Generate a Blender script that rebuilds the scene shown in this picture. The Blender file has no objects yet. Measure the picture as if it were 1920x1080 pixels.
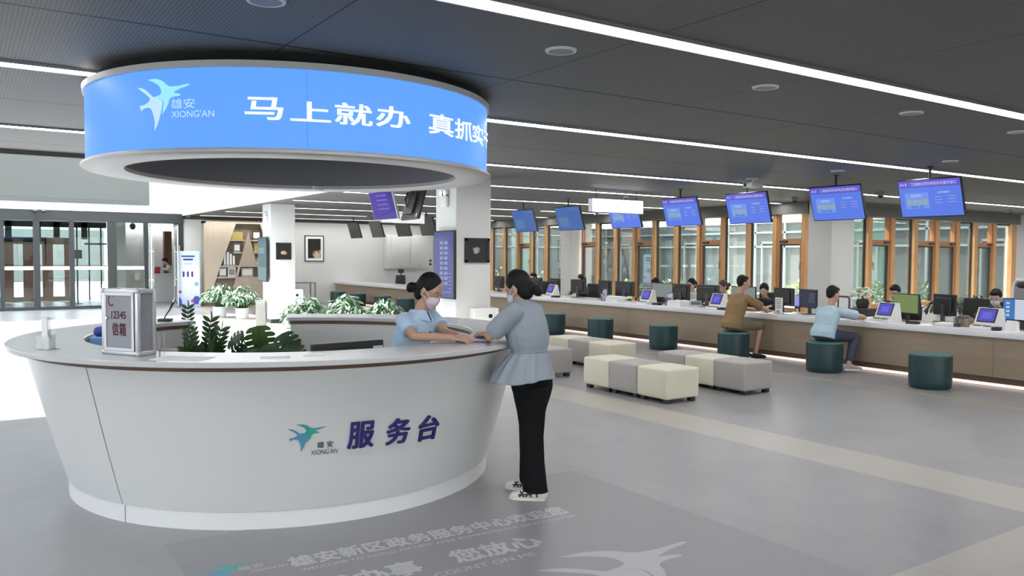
import bpy, bmesh, math, random
from mathutils import Vector, Matrix, Quaternion
random.seed(7)
SC = bpy.context.scene
COL = SC.collection
PI = math.pi
def R(a): return math.radians(a)

# ---------------------------------------------------------------- camera, world, sun, exposure
YAW, PITCH, ROLL = R(-34.1), R(-2.25), R(0.3)
_f = Matrix.Rotation(YAW, 3, 'Z') @ Vector((0, math.cos(PITCH), math.sin(PITCH)))
_r0 = Matrix.Rotation(YAW, 3, 'Z') @ Vector((1, 0, 0))
_u0 = _r0.cross(_f)
_r = math.cos(ROLL)*_r0 + math.sin(ROLL)*_u0
_u = math.cos(ROLL)*_u0 - math.sin(ROLL)*_r0
cam_data = bpy.data.cameras.new('camera')
cam_data.sensor_width = 36.0
cam_data.lens = 1530.0/1920.0*36.0
cam_data.clip_end = 300
cam = bpy.data.objects.new('camera', cam_data)
COL.objects.link(cam)
M4 = Matrix((( _r.x, _u.x, -_f.x, 0), (_r.y, _u.y, -_f.y, 0), (_r.z, _u.z, -_f.z, 1.72), (0, 0, 0, 1)))
cam.matrix_world = M4
SC.camera = cam

SC.view_settings.view_transform = 'Standard'
SC.view_settings.look = 'None'
SC.view_settings.exposure = 0.0
SC.view_settings.gamma = 1.0
SC.view_settings.use_curve_mapping = False
SC.cycles.transparent_max_bounces = 32

world = bpy.data.worlds.new('daylight')
SC.world = world
world.use_nodes = True
wn = world.node_tree.nodes; wl = world.node_tree.links
wbg = wn['Background']
sky = wn.new('ShaderNodeTexSky')
sky.sky_type = 'NISHITA'
sky.sun_disc = False
sky.sun_elevation = R(54); sky.sun_rotation = R(200)
sky.air_density = 1.0; sky.dust_density = 3.5; sky.ozone_density = 1.0
hsv = wn.new('ShaderNodeHueSaturation'); hsv.inputs['Saturation'].default_value = 0.45
wl.new(sky.outputs['Color'], hsv.inputs['Color']); wl.new(hsv.outputs['Color'], wbg.inputs['Color'])
wbg.inputs['Strength'].default_value = 0.95

def add_light(name, kind, loc, energy, color=(1, 1, 1), size=None, size_y=None, direction=None):
    d = bpy.data.lights.new(name, kind)
    d.energy = energy; d.color = color
    if kind == 'AREA':
        d.shape = 'RECTANGLE'; d.size = size; d.size_y = size_y
    o = bpy.data.objects.new(name, d); COL.objects.link(o); o.location = loc
    if direction is not None:
        o.rotation_euler = Vector(direction).to_track_quat('-Z', 'Y').to_euler()
    o['kind'] = 'structure'
    return o
sun = add_light('sun', 'SUN', (0, 20, 20), 26.0, (1.0, 0.97, 0.92), direction=(0.28, -0.70, -1.0))
sun.data.angle = R(0.6)

# ---------------------------------------------------------------- materials
MATS = {}
def newmat(name):
    m = bpy.data.materials.new(name); m.use_nodes = True
    MATS[name] = m
    return m, m.node_tree.nodes, m.node_tree.links, m.node_tree.nodes['Principled BSDF']
def mat(name, col, rough=0.5, metal=0.0, spec=0.5, noise=0.0, nscale=8.0, bump=0.0, bscale=60.0, sheen=0.0, coat=0.0):
    m, n, l, b = newmat(name)
    b.inputs['Base Color'].default_value = (*col, 1)
    b.inputs['Roughness'].default_value = rough
    b.inputs['Metallic'].default_value = metal
    b.inputs['Specular IOR Level'].default_value = spec
    if coat: b.inputs['Coat Weight'].default_value = coat
    if sheen: b.inputs['Sheen Weight'].default_value = sheen
    if noise or bump:
        tc = n.new('ShaderNodeTexCoord')
    if noise:
        t = n.new('ShaderNodeTexNoise'); t.inputs['Scale'].default_value = nscale; t.inputs['Detail'].default_value = 5
        mx = n.new('ShaderNodeMix'); mx.data_type = 'RGBA'
        l.new(tc.outputs['Object'], t.inputs['Vector'])
        l.new(t.outputs['Fac'], mx.inputs['Factor'])
        mx.inputs['A'].default_value = (*[max(0, c*(1-noise)) for c in col], 1)
        mx.inputs['B'].default_value = (*[min(1, c*(1+noise)) for c in col], 1)
        l.new(mx.outputs['Result'], b.inputs['Base Color'])
    if bump:
        t2 = n.new('ShaderNodeTexNoise'); t2.inputs['Scale'].default_value = bscale; t2.inputs['Detail'].default_value = 3
        bp = n.new('ShaderNodeBump'); bp.inputs['Strength'].default_value = bump; bp.inputs['Distance'].default_value = 0.01
        l.new(tc.outputs['Object'], t2.inputs['Vector']); l.new(t2.outputs['Fac'], bp.inputs['Height'])
        l.new(bp.outputs['Normal'], b.inputs['Normal'])
    return m
def emit(name, col, strength, base=(0.02, 0.02, 0.02), rough=0.6):
    m, n, l, b = newmat(name)
    b.inputs['Base Color'].default_value = (*base, 1)
    b.inputs['Roughness'].default_value = rough
    b.inputs['Specular IOR Level'].default_value = 0.12
    b.inputs['Emission Color'].default_value = (*col, 1)
    b.inputs['Emission Strength'].default_value = strength
    return m
def wood(name, c1, c2, rough=0.45, scale=(14, 14, 1.2), wave=2.0):
    m, n, l, b = newmat(name)
    tc = n.new('ShaderNodeTexCoord'); mp = n.new('ShaderNodeMapping'); mp.inputs['Scale'].default_value = scale
    t = n.new('ShaderNodeTexNoise'); t.inputs['Scale'].default_value = wave; t.inputs['Detail'].default_value = 8; t.inputs['Roughness'].default_value = 0.65
    r = n.new('ShaderNodeValToRGB')
    r.color_ramp.elements[0].color = (*c1, 1); r.color_ramp.elements[0].position = 0.3
    r.color_ramp.elements[1].color = (*c2, 1); r.color_ramp.elements[1].position = 0.7
    l.new(tc.outputs['Object'], mp.inputs['Vector']); l.new(mp.outputs['Vector'], t.inputs['Vector'])
    l.new(t.outputs['Fac'], r.inputs['Fac']); l.new(r.outputs['Color'], b.inputs['Base Color'])
    b.inputs['Roughness'].default_value = rough
    return m
def pane(name, tint=(0.93, 0.97, 0.96), gloss=0.06, rough=0.0):
    m = bpy.data.materials.new(name); m.use_nodes = True; MATS[name] = m
    n, l = m.node_tree.nodes, m.node_tree.links
    n.remove(n['Principled BSDF'])
    tr = n.new('ShaderNodeBsdfTransparent'); tr.inputs['Color'].default_value = (*tint, 1)
    gl = n.new('ShaderNodeBsdfGlossy'); gl.inputs['Roughness'].default_value = rough
    lw = n.new('ShaderNodeFresnel'); lw.inputs['IOR'].default_value = 1.45
    ad = n.new('ShaderNodeMath'); ad.operation = 'MULTIPLY'; ad.inputs[1].default_value = gloss/0.034
    cl = n.new('ShaderNodeMath'); cl.operation = 'MINIMUM'; cl.inputs[1].default_value = 0.7
    mx = n.new('ShaderNodeMixShader')
    l.new(lw.outputs[0], ad.inputs[0]); l.new(ad.outputs[0], cl.inputs[0]); l.new(cl.outputs[0], mx.inputs['Fac'])
    l.new(tr.outputs[0], mx.inputs[1]); l.new(gl.outputs[0], mx.inputs[2])
    l.new(mx.outputs[0], n['Material Output'].inputs['Surface'])
    return m

# floor: grey vinyl with faint mottling, large tile seams and a paler beige band grid
def make_floor_mat():
    m, n, l, b = newmat('floor_vinyl')
    tc = n.new('ShaderNodeTexCoord'); sx = n.new('ShaderNodeSeparateXYZ')
    l.new(tc.outputs['Object'], sx.inputs[0])
    t = n.new('ShaderNodeTexNoise'); t.inputs['Scale'].default_value = 1.3; t.inputs['Detail'].default_value = 9; t.inputs['Roughness'].default_value = 0.7
    l.new(tc.outputs['Object'], t.inputs['Vector'])
    r = n.new('ShaderNodeValToRGB')
    r.color_ramp.elements[0].color = (0.262, 0.259, 0.268, 1); r.color_ramp.elements[0].position = 0.3
    r.color_ramp.elements[1].color = (0.328, 0.325, 0.335, 1); r.color_ramp.elements[1].position = 0.72
    l.new(t.outputs['Fac'], r.inputs['Fac'])
    def math_(op, a, bb=None):
        q = n.new('ShaderNodeMath'); q.operation = op
        for i, v in enumerate((a, bb)):
            if v is None: continue
            if isinstance(v, (int, float)): q.inputs[i].default_value = v
            else: l.new(v, q.inputs[i])
        return q.outputs[0]
    X, Y = sx.outputs[0], sx.outputs[1]
    def band(v, a, w):     # 1 inside a..a+w
        return math_('MULTIPLY', math_('GREATER_THAN', v, a), math_('LESS_THAN', v, a+w))
    bx = band(X, 5.95, 0.62)
    by = band(Y, 1.85, 0.6)
    bb = math_('MAXIMUM', bx, by)
    mx = n.new('ShaderNodeMix'); mx.data_type = 'RGBA'
    l.new(bb, mx.inputs['Factor']); l.new(r.outputs['Color'], mx.inputs['A'])
    mx2 = n.new('ShaderNodeMix'); mx2.data_type = 'RGBA'
    mx2.inputs['A'].default_value = (0.40, 0.375, 0.34, 1); mx2.inputs['B'].default_value = (0.47, 0.44, 0.40, 1)
    l.new(t.outputs['Fac'], mx2.inputs['Factor']); l.new(mx2.outputs['Result'], mx.inputs['B'])
    # thin seams
    def seam(v, step, off):
        fr = math_('FRACT', math_('DIVIDE', math_('ADD', v, off), step))
        return math_('LESS_THAN', math_('MULTIPLY', fr, step), 0.006)
    ss = math_('MAXIMUM', seam(X, 1.53, 0.17+20*1.53), seam(Y, 9.2, 7.35))
    mx3 = n.new('ShaderNodeMix'); mx3.data_type = 'RGBA'
    l.new(math_('MULTIPLY', ss, 0.35), mx3.inputs['Factor']); l.new(mx.outputs['Result'], mx3.inputs['A'])
    mx3.inputs['B'].default_value = (0.12, 0.12, 0.12, 1)
    l.new(mx3.outputs['Result'], b.inputs['Base Color'])
    b.inputs['Roughness'].default_value = 0.29
    b.inputs['Specular IOR Level'].default_value = 0.45
    return m
make_floor_mat()

# ceiling: dark expanded-mesh panels, fine ribs and joints
def make_ceiling_mat():
    m, n, l, b = newmat('ceiling_mesh')
    tc = n.new('ShaderNodeTexCoord'); sx = n.new('ShaderNodeSeparateXYZ')
    l.new(tc.outputs['Object'], sx.inputs[0])
    def math_(op, a, bb=None):
        q = n.new('ShaderNodeMath'); q.operation = op
        for i, v in enumerate((a, bb)):
            if v is None: continue
            if isinstance(v, (int, float)): q.inputs[i].default_value = v
            else: l.new(v, q.inputs[i])
        return q.outputs[0]
    X, Y = sx.outputs[0], sx.outputs[1]
    rib = math_('SINE', math_('MULTIPLY', X, 2*PI/0.022))
    ribf = math_('MULTIPLY', math_('ADD', rib, 1.0), 0.5)
    cross = math_('MULTIPLY', math_('ADD', math_('SINE', math_('MULTIPLY', Y, 2*PI/0.05)), 1.0), 0.5)
    pat = math_('MULTIPLY', ribf, math_('ADD', math_('MULTIPLY', cross, 0.4), 0.6))
    mx = n.new('ShaderNodeMix'); mx.data_type = 'RGBA'
    mx.inputs['A'].default_value = (0.10, 0.10, 0.098, 1); mx.inputs['B'].default_value = (0.195, 0.193, 0.187, 1)
    l.new(pat, mx.inputs['Factor'])
    def seam(v, step, off, w):
        fr = math_('MULTIPLY', math_('FRACT', math_('DIVIDE', math_('ADD', v, off), step)), step)
        return math_('LESS_THAN', fr, w)
    ss = math_('MAXIMUM', math_('MAXIMUM', seam(Y, 3.03, -7.98+30.3, 0.03), seam(Y, 1.515, -7.98+30.3, 0.010)), seam(X, 1.68, 30.24-5.03, 0.010))
    mx2 = n.new('ShaderNodeMix'); mx2.data_type = 'RGBA'
    l.new(ss, mx2.inputs['Factor']); l.new(mx.outputs['Result'], mx2.inputs['A'])
    mx2.inputs['B'].default_value = (0.02, 0.02, 0.02, 1)
    l.new(mx2.outputs['Result'], b.inputs['Base Color'])
    b.inputs['Roughness'].default_value = 0.6
    return m
make_ceiling_mat()

mat('white_paint', (0.67, 0.67, 0.66), 0.7, bump=0.04, bscale=120)
mat('atrium_white', (0.86, 0.87, 0.87), 0.7, bump=0.03, bscale=80)
mat('column_paint', (0.69, 0.69, 0.68), 0.65, bump=0.04, bscale=120)
mat('bulkhead_grey', (0.17, 0.17, 0.16), 0.55, noise=0.06)
mat('dark_bulkhead', (0.085, 0.085, 0.08), 0.55, noise=0.06)
mat('charcoal_frame', (0.032, 0.037, 0.039), 0.4, metal=0.2, noise=0.05)
mat('void_black', (0.012, 0.012, 0.013), 0.8, noise=0.1)
mat('desk_white', (0.69, 0.685, 0.68), 0.36, noise=0.015, nscale=2)
mat('desk_plinth', (0.76, 0.75, 0.75), 0.4, noise=0.02)
mat('seam_grey', (0.12, 0.12, 0.12), 0.7, noise=0.05)
mat('quartz', (0.54, 0.545, 0.555), 0.24, spec=0.35, noise=0.02, nscale=40)
mat('counter_quartz', (0.74, 0.73, 0.76), 0.2, noise=0.02, nscale=40)
wood('walnut_band', (0.085, 0.05, 0.035), (0.15, 0.09, 0.06), 0.4, (1.5, 1.5, 14))
wood('counter_oak', (0.285, 0.215, 0.155), (0.335, 0.26, 0.19), 0.5, (6, 1.0, 6), 1.6)
wood('kick_brown', (0.10, 0.065, 0.045), (0.14, 0.09, 0.065), 0.5, (1, 1, 8))
wood('window_wood', (0.58, 0.30, 0.12), (0.74, 0.43, 0.20), 0.4, (9, 9, 0.8))
wood('window_wood_dark', (0.43, 0.20, 0.085), (0.55, 0.28, 0.13), 0.4, (9, 9, 0.8))
wood('entrance_wood', (0.16, 0.07, 0.045), (0.24, 0.11, 0.07), 0.45, (9, 9, 0.8))
wood('shelf_oak', (0.50, 0.42, 0.32), (0.58, 0.50, 0.39), 0.5, (3, 3, 1))
wood('shelf_back', (0.30, 0.245, 0.195), (0.37, 0.30, 0.24), 0.55, (3, 3, 1))
wood('shelf_panel', (0.40, 0.33, 0.26), (0.48, 0.40, 0.32), 0.5, (3, 3, 1))
mat('strip_housing', (0.35, 0.35, 0.35), 0.4, metal=0.6, noise=0.03)
emit('strip_light', (1.0, 0.985, 0.96), 21.0, (0.8, 0.8, 0.8))
emit('kick_light', (1.0, 0.76, 0.66), 1.0, (0.8, 0.8, 0.8))
emit('sign_white', (1.0, 0.99, 0.97), 3.0, (0.8, 0.8, 0.8))
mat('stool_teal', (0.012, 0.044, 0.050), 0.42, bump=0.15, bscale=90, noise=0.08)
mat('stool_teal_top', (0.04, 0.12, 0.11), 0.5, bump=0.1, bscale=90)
mat('cream_leather', (0.66, 0.62, 0.50), 0.45, bump=0.12, bscale=110, noise=0.03)
mat('grey_leather', (0.375, 0.35, 0.33), 0.45, bump=0.12, bscale=110, noise=0.03)
mat('black_foot', (0.02, 0.02, 0.02), 0.5, noise=0.1)
mat('black_plastic', (0.018, 0.018, 0.02), 0.4, noise=0.1)
mat('dark_plastic', (0.05, 0.05, 0.055), 0.45, noise=0.06)
mat('grey_plastic', (0.26, 0.26, 0.27), 0.45, noise=0.05)
mat('white_plastic', (0.76, 0.76, 0.76), 0.35, noise=0.02)
mat('white_gloss', (0.80, 0.80, 0.79), 0.18, noise=0.02)
mat('aluminium', (0.62, 0.62, 0.65), 0.32, metal=0.75, noise=0.04, nscale=20)
mat('chrome', (0.70, 0.70, 0.70), 0.15, metal=1.0, noise=0.02)
mat('steel', (0.36, 0.35, 0.32), 0.35, metal=0.9, noise=0.06, nscale=14)
mat('mailbox_grey', (0.27, 0.275, 0.31), 0.4, metal=0.3, noise=0.04)
mat('mailbox_red', (0.15, 0.018, 0.035), 0.5, noise=0.05)
mat('letter_navy', (0.028, 0.022, 0.17), 0.4, noise=0.05)
mat('logo_teal', (0.05, 0.36, 0.33), 0.4, noise=0.05)
mat('logo_blue', (0.09, 0.30, 0.46), 0.4, noise=0.05)
mat('logo_ink', (0.05, 0.05, 0.07), 0.5, noise=0.05)
mat('paper', (0.86, 0.86, 0.86), 0.8, noise=0.02)
mat('paper_blue', (0.52, 0.53, 0.70), 0.7, noise=0.05)
mat('ink_grey', (0.16, 0.16, 0.17), 0.7, noise=0.1)
mat('skin', (0.50, 0.30, 0.215), 0.5, noise=0.05, nscale=20)
mat('skin_pale', (0.60, 0.40, 0.31), 0.5, noise=0.05, nscale=20)
mat('hair', (0.008, 0.007, 0.007), 0.55, spec=0.25, bump=0.25, bscale=120)
mat('hair_brown', (0.05, 0.022, 0.016), 0.45, bump=0.25, bscale=120)
mat('mask_pink', (0.70, 0.58, 0.66), 0.8, noise=0.04)
mat('mask_white', (0.62, 0.66, 0.72), 0.8, noise=0.04)
mat('eye_white', (0.50, 0.47, 0.45), 0.25, noise=0.02)
mat('iris', (0.02, 0.012, 0.01), 0.2, noise=0.1)
mat('lip', (0.42, 0.17, 0.14), 0.5, noise=0.05)
mat('shirt_blue', (0.45, 0.60, 0.80), 0.8, bump=0.35, bscale=26, noise=0.03)
mat('blouse_grey', (0.285, 0.325, 0.38), 0.85, bump=0.5, bscale=22, noise=0.06, nscale=30)
mat('trousers_black', (0.008, 0.008, 0.009), 0.9, spec=0.15, bump=0.3, bscale=24)
mat('tee_tan', (0.255, 0.165, 0.075), 0.85, bump=0.4, bscale=24, noise=0.04)
mat('tee_sky', (0.42, 0.56, 0.66), 0.85, bump=0.4, bscale=24, noise=0.04)
mat('shorts_olive', (0.15, 0.135, 0.085), 0.85, bump=0.4, bscale=24, noise=0.12, nscale=30)
mat('jeans_navy', (0.045, 0.052, 0.09), 0.85, bump=0.4, bscale=30, noise=0.08)
mat('shoe_white', (0.70, 0.68, 0.62), 0.5, noise=0.03)
mat('shoe_grey', (0.36, 0.33, 0.33), 0.6, noise=0.1)
mat('shoe_black', (0.02, 0.02, 0.02), 0.5, noise=0.05)
mat('uniform_white', (0.70, 0.71, 0.73), 0.85, bump=0.3, bscale=24)
mat('uniform_dark', (0.03, 0.032, 0.045), 0.85, bump=0.3, bscale=24)
mat('pot_white', (0.78, 0.78, 0.77), 0.3, noise=0.02)
mat('soil', (0.05, 0.035, 0.025), 0.9, noise=0.3)
mat('leaf_dark', (0.03, 0.075, 0.03), 0.35, noise=0.35, nscale=18)
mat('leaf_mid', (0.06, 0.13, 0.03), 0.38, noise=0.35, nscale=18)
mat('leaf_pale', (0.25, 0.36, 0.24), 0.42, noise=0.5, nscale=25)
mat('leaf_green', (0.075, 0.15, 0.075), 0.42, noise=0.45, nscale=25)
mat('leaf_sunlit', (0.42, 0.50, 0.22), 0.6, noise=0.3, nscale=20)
mat('stem_green', (0.05, 0.10, 0.03), 0.5, noise=0.2)
mat('petal_white', (0.80, 0.82, 0.66), 0.6, noise=0.1, nscale=30)
mat('fabric_mesh', (0.03, 0.03, 0.032), 0.8, bump=0.3, bscale=160)
mat('gold', (0.62, 0.50, 0.16), 0.35, metal=0.4, noise=0.1)
mat('plaque_brown', (0.10, 0.05, 0.03), 0.4, noise=0.2)
mat('box_blue', (0.16, 0.36, 0.66), 0.5, noise=0.05)
mat('box_navy', (0.03, 0.05, 0.30), 0.4, noise=0.1)
mat('box_red', (0.40, 0.05, 0.05), 0.5, noise=0.1)
mat('graphic_grey', (0.255, 0.25, 0.265), 0.35, noise=0.05)
mat('graphic_white', (0.50, 0.50, 0.53), 0.4, noise=0.04)
mat('graphic_pale', (0.42, 0.42, 0.46), 0.4, noise=0.04)
mat('tape_yellow', (0.34, 0.33, 0.17), 0.6, noise=0.2, nscale=12)
mat('screen_off', (0.075, 0.073, 0.07), 0.3, noise=0.03)
mat('big_screen', (0.105, 0.116, 0.11), 0.3, noise=0.03)
mat('big_screen_frame', (0.10, 0.115, 0.115), 0.4, noise=0.03)
mat('vestibule_floor', (0.36, 0.38, 0.37), 0.3, noise=0.06)
mat('courtyard_paving', (0.50, 0.50, 0.47), 0.8, noise=0.1)
mat('asphalt', (0.14, 0.14, 0.14), 0.9, noise=0.2)
mat('facade_glass', (0.085, 0.105, 0.105), 0.15, noise=0.15, nscale=0.8)
mat('facade_green', (0.15, 0.25, 0.21), 0.3, noise=0.05, nscale=1)
mat('facade_grey', (0.105, 0.115, 0.11), 0.5, noise=0.06)
mat('facade_frame', (0.20, 0.25, 0.25), 0.5, noise=0.04)
mat('facade_white', (0.80, 0.80, 0.79), 0.7, noise=0.02)
mat('wall_cabinet', (0.62, 0.63, 0.61), 0.4, noise=0.02)
pane('clear_glass', (0.95, 0.98, 0.97), 0.035)
pane('door_glass', (0.93, 0.97, 0.96), 0.030)
pane('acrylic', (0.988, 0.99, 0.99), 0.03)
pane('skylight_glass', (0.92, 0.95, 0.96), 0.04)
mat('glass_band', (0.72, 0.74, 0.73), 0.6, noise=0.03)

# ---------------------------------------------------------------- mesh helpers
class MB:
    """collects shapes and builds them as ONE mesh object"""
    def __init__(s): s.v = []; s.f = []; s.m = []
    def add(s, vs, fs, m=0, M=None):
        b = len(s.v)
        s.v.extend([tuple(M @ Vector(p)) if M else tuple(p) for p in vs])
        s.f.extend([tuple(b+i for i in f) for f in fs]); s.m.extend([m]*len(fs)); return s
    def box(s, x0, x1, y0, y1, z0, z1, m=0, M=None):
        return s.add([(x0,y0,z0),(x1,y0,z0),(x1,y1,z0),(x0,y1,z0),(x0,y0,z1),(x1,y0,z1),(x1,y1,z1),(x0,y1,z1)],
                     [(0,3,2,1),(4,5,6,7),(0,1,5,4),(1,2,6,5),(2,3,7,6),(3,0,4,7)], m, M)
    def rbox(s, x0, x1, y0, y1, z0, z1, r=0.01, seg=2, m=0, M=None):
        bm = bmesh.new()
        bmesh.ops.create_cube(bm, size=1)
        for v in bm.verts:
            v.co = Vector(((x0+x1)/2+v.co.x*(x1-x0), (y0+y1)/2+v.co.y*(y1-y0), (z0+z1)/2+v.co.z*(z1-z0)))
        bmesh.ops.bevel(bm, geom=bm.edges[:], offset=r, segments=seg, profile=0.5, affect='EDGES')
        return s.bm(bm, m, M)
    def bm(s, bm, m=0, M=None):
        bm.verts.index_update()
        vs = [tuple(v.co) for v in bm.verts]; fs = [tuple(v.index for v in f.verts) for f in bm.faces]
        bm.free(); return s.add(vs, fs, m, M)
    def mesh(s, me, m=0, M=None):
        return s.add([tuple(v.co) for v in me.vertices], [tuple(p.vertices) for p in me.polygons], m, M)
    def cyl(s, p0, p1, r0, r1=None, n=16, m=0, caps=True, M=None):
        r1 = r0 if r1 is None else r1
        p0, p1 = Vector(p0), Vector(p1); t = (p1-p0).normalized()
        a = t.orthogonal().normalized(); b = t.cross(a)
        vs = []
        for p, r in ((p0, r0), (p1, r1)):
            for k in range(n):
                q = 2*PI*k/n; vs.append(p + a*(r*math.cos(q)) + b*(r*math.sin(q)))
        fs = [(k, (k+1) % n, n+(k+1) % n, n+k) for k in range(n)]
        if caps: fs += [tuple(range(n-1, -1, -1)), tuple(range(n, 2*n))]
        return s.add(vs, fs, m, M)
    def tube(s, pts, r, n=8, m=0, M=None, caps=True):
        pts = [Vector(p) for p in pts]; k_ = len(pts)
        rs = r if isinstance(r, (list, tuple)) else [r]*k_
        vs = []; ref = None
        for i, p in enumerate(pts):
            t = (pts[min(i+1, k_-1)]-pts[max(i-1, 0)]).normalized()
            if ref is None: a = t.orthogonal().normalized()
            else:
                a = ref - t*ref.dot(t); a = a.normalized() if a.length > 1e-6 else t.orthogonal().normalized()
            ref = a; b = t.cross(a)
            for k in range(n):
                q = 2*PI*k/n; vs.append(p+a*(rs[i]*math.cos(q))+b*(rs[i]*math.sin(q)))
        fs = []
        for i in range(k_-1):
            for k in range(n):
                fs.append((i*n+k, i*n+(k+1) % n, (i+1)*n+(k+1) % n, (i+1)*n+k))
        if caps: fs += [tuple(range(n-1, -1, -1)), tuple(range((k_-1)*n, k_*n))]
        return s.add(vs, fs, m, M)
    def lathe(s, prof, n=48, a0=0.0, a1=2*PI, c=(0, 0), m=0, closed=False, caps=False, M=None):
        full = abs(a1-a0-2*PI) < 1e-6; k_ = len(prof); na = n if full else n+1
        vs = []
        for i in range(na):
            q = a0+(a1-a0)*i/n
            for (r, z) in prof: vs.append((c[0]+r*math.cos(q), c[1]+r*math.sin(q), z))
        fs = []; pk = k_ if closed else k_-1
        for i in range(n):
            j = (i+1) % na
            for k in range(pk):
                k2 = (k+1) % k_
                fs.append((i*k_+k, j*k_+k, j*k_+k2, i*k_+k2))
        if caps and not full:
            fs += [tuple(range(k_-1, -1, -1)), tuple((na-1)*k_+k for k in range(k_))]
        return s.add(vs, fs, m, M)
    def ell(s, c, rad, M=None, n=16, m=0, rot=None):
        vs = []; fs = []; h = n//2
        c = Vector(c)
        for i in range(1, h):
            th = PI*i/h
            for k in range(n):
                q = 2*PI*k/n
                p = Vector((rad[0]*math.sin(th)*math.cos(q), rad[1]*math.sin(th)*math.sin(q), rad[2]*math.cos(th)))
                vs.append(c+(rot @ p if rot else p))
        top = Vector((0, 0, rad[2])); vs.append(c+(rot @ top if rot else top)); vs.append(c-(rot @ top if rot else top))
        T = len(vs)-2; B = T+1
        for k in range(n):
            fs.append((T, k, (k+1) % n)); fs.append((B, (h-2)*n+(k+1) % n, (h-2)*n+k))
        for i in range(h-2):
            for k in range(n): fs.append((i*n+k, (i+1)*n+k, (i+1)*n+(k+1) % n, i*n+(k+1) % n))
        return s.add(vs, fs, m, M)
    def prism(s, poly, fn, t, m=0):
        """poly of (u,v); fn(u,v,w) -> point; w runs 0..t"""
        n = len(poly)
        vs = [fn(u, v, 0) for u, v in poly]+[fn(u, v, t) for u, v in poly]
        fs = [tuple(range(n-1, -1, -1)), tuple(range(n, 2*n))]+[(k, (k+1) % n, n+(k+1) % n, n+k) for k in range(n)]
        return s.add(vs, fs, m)
    def loft(s, rings, n=24, m=0, caps=(True, True), M=None):
        """rings: (center, axis_a (with radius), axis_b (with radius))"""
        vs = []; fs = []
        for c, a, b in rings:
            c, a, b = Vector(c), Vector(a), Vector(b)
            for k in range(n):
                q = 2*PI*k/n; vs.append(c+a*math.cos(q)+b*math.sin(q))
        for i in range(len(rings)-1):
            for k in range(n): fs.append((i*n+k, i*n+(k+1) % n, (i+1)*n+(k+1) % n, (i+1)*n+k))
        if caps[0]: fs.append(tuple(range(n-1, -1, -1)))
        if caps[1]: fs.append(tuple(range((len(rings)-1)*n, len(rings)*n)))
        return s.add(vs, fs, m, M)
    def data(s, name, mats, smooth=False, ang=35):
        me = bpy.data.meshes.new(name)
        me.from_pydata(s.v, [], s.f)
        for mm in (mats if isinstance(mats, (list, tuple)) else [mats]): me.materials.append(MATS[mm])
        if len(me.materials) > 1: me.polygons.foreach_set('material_index', s.m)
        me.update()
        bm = bmesh.new(); bm.from_mesh(me); bmesh.ops.recalc_face_normals(bm, faces=bm.faces); bm.to_mesh(me); bm.free()
        if smooth:
            me.polygons.foreach_set('use_smooth', [True]*len(me.polygons))
            if ang < 180: me.set_sharp_from_angle(angle=R(ang))
        return me
    def build(s, name, mats, parent=None, smooth=False, ang=35, loc=None, rot=None):
        return link(name, s.data(name, mats, smooth, ang), parent, loc, rot)

def link(name, me, parent=None, loc=None, rot=None):
    o = bpy.data.objects.new(name, me); COL.objects.link(o)
    if parent is not None: o.parent = parent
    if loc is not None: o.location = loc
    if rot is not None: o.rotation_euler = rot
    return o
def tag(o, label=None, cat=None, group=None, kind=None):
    if label: o['label'] = label
    if cat: o['category'] = cat
    if group: o['group'] = group
    if kind: o['kind'] = kind
    return o
def struct(name, mb, mats, parent=None, smooth=False, ang=35):
    o = mb.build(name, mats, parent, smooth, ang)
    if parent is None: o['kind'] = 'structure'
    return o
def thing(name, label, cat, loc=(0, 0, 0), rotz=0.0, group=None, rot=None):
    o = bpy.data.objects.new(name, None); COL.objects.link(o)
    o.empty_display_size = 0.1
    o.location = loc; o.rotation_euler = rot if rot is not None else (0, 0, rotz)
    return tag(o, label, cat, group)
def dup(root, loc=None, rotz=None, label=None, group=None, rot=None):
    r = root.copy(); COL.objects.link(r)
    if loc is not None: r.location = loc
    if rotz is not None: r.rotation_euler = (0, 0, rotz)
    if rot is not None: r.rotation_euler = rot
    if label: r['label'] = label
    if group: r['group'] = group
    for ch in list(root.children):
        c = ch.copy(); COL.objects.link(c); c.parent = r
        for g in list(ch.children):
            d = g.copy(); COL.objects.link(d); d.parent = c
    return r

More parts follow.
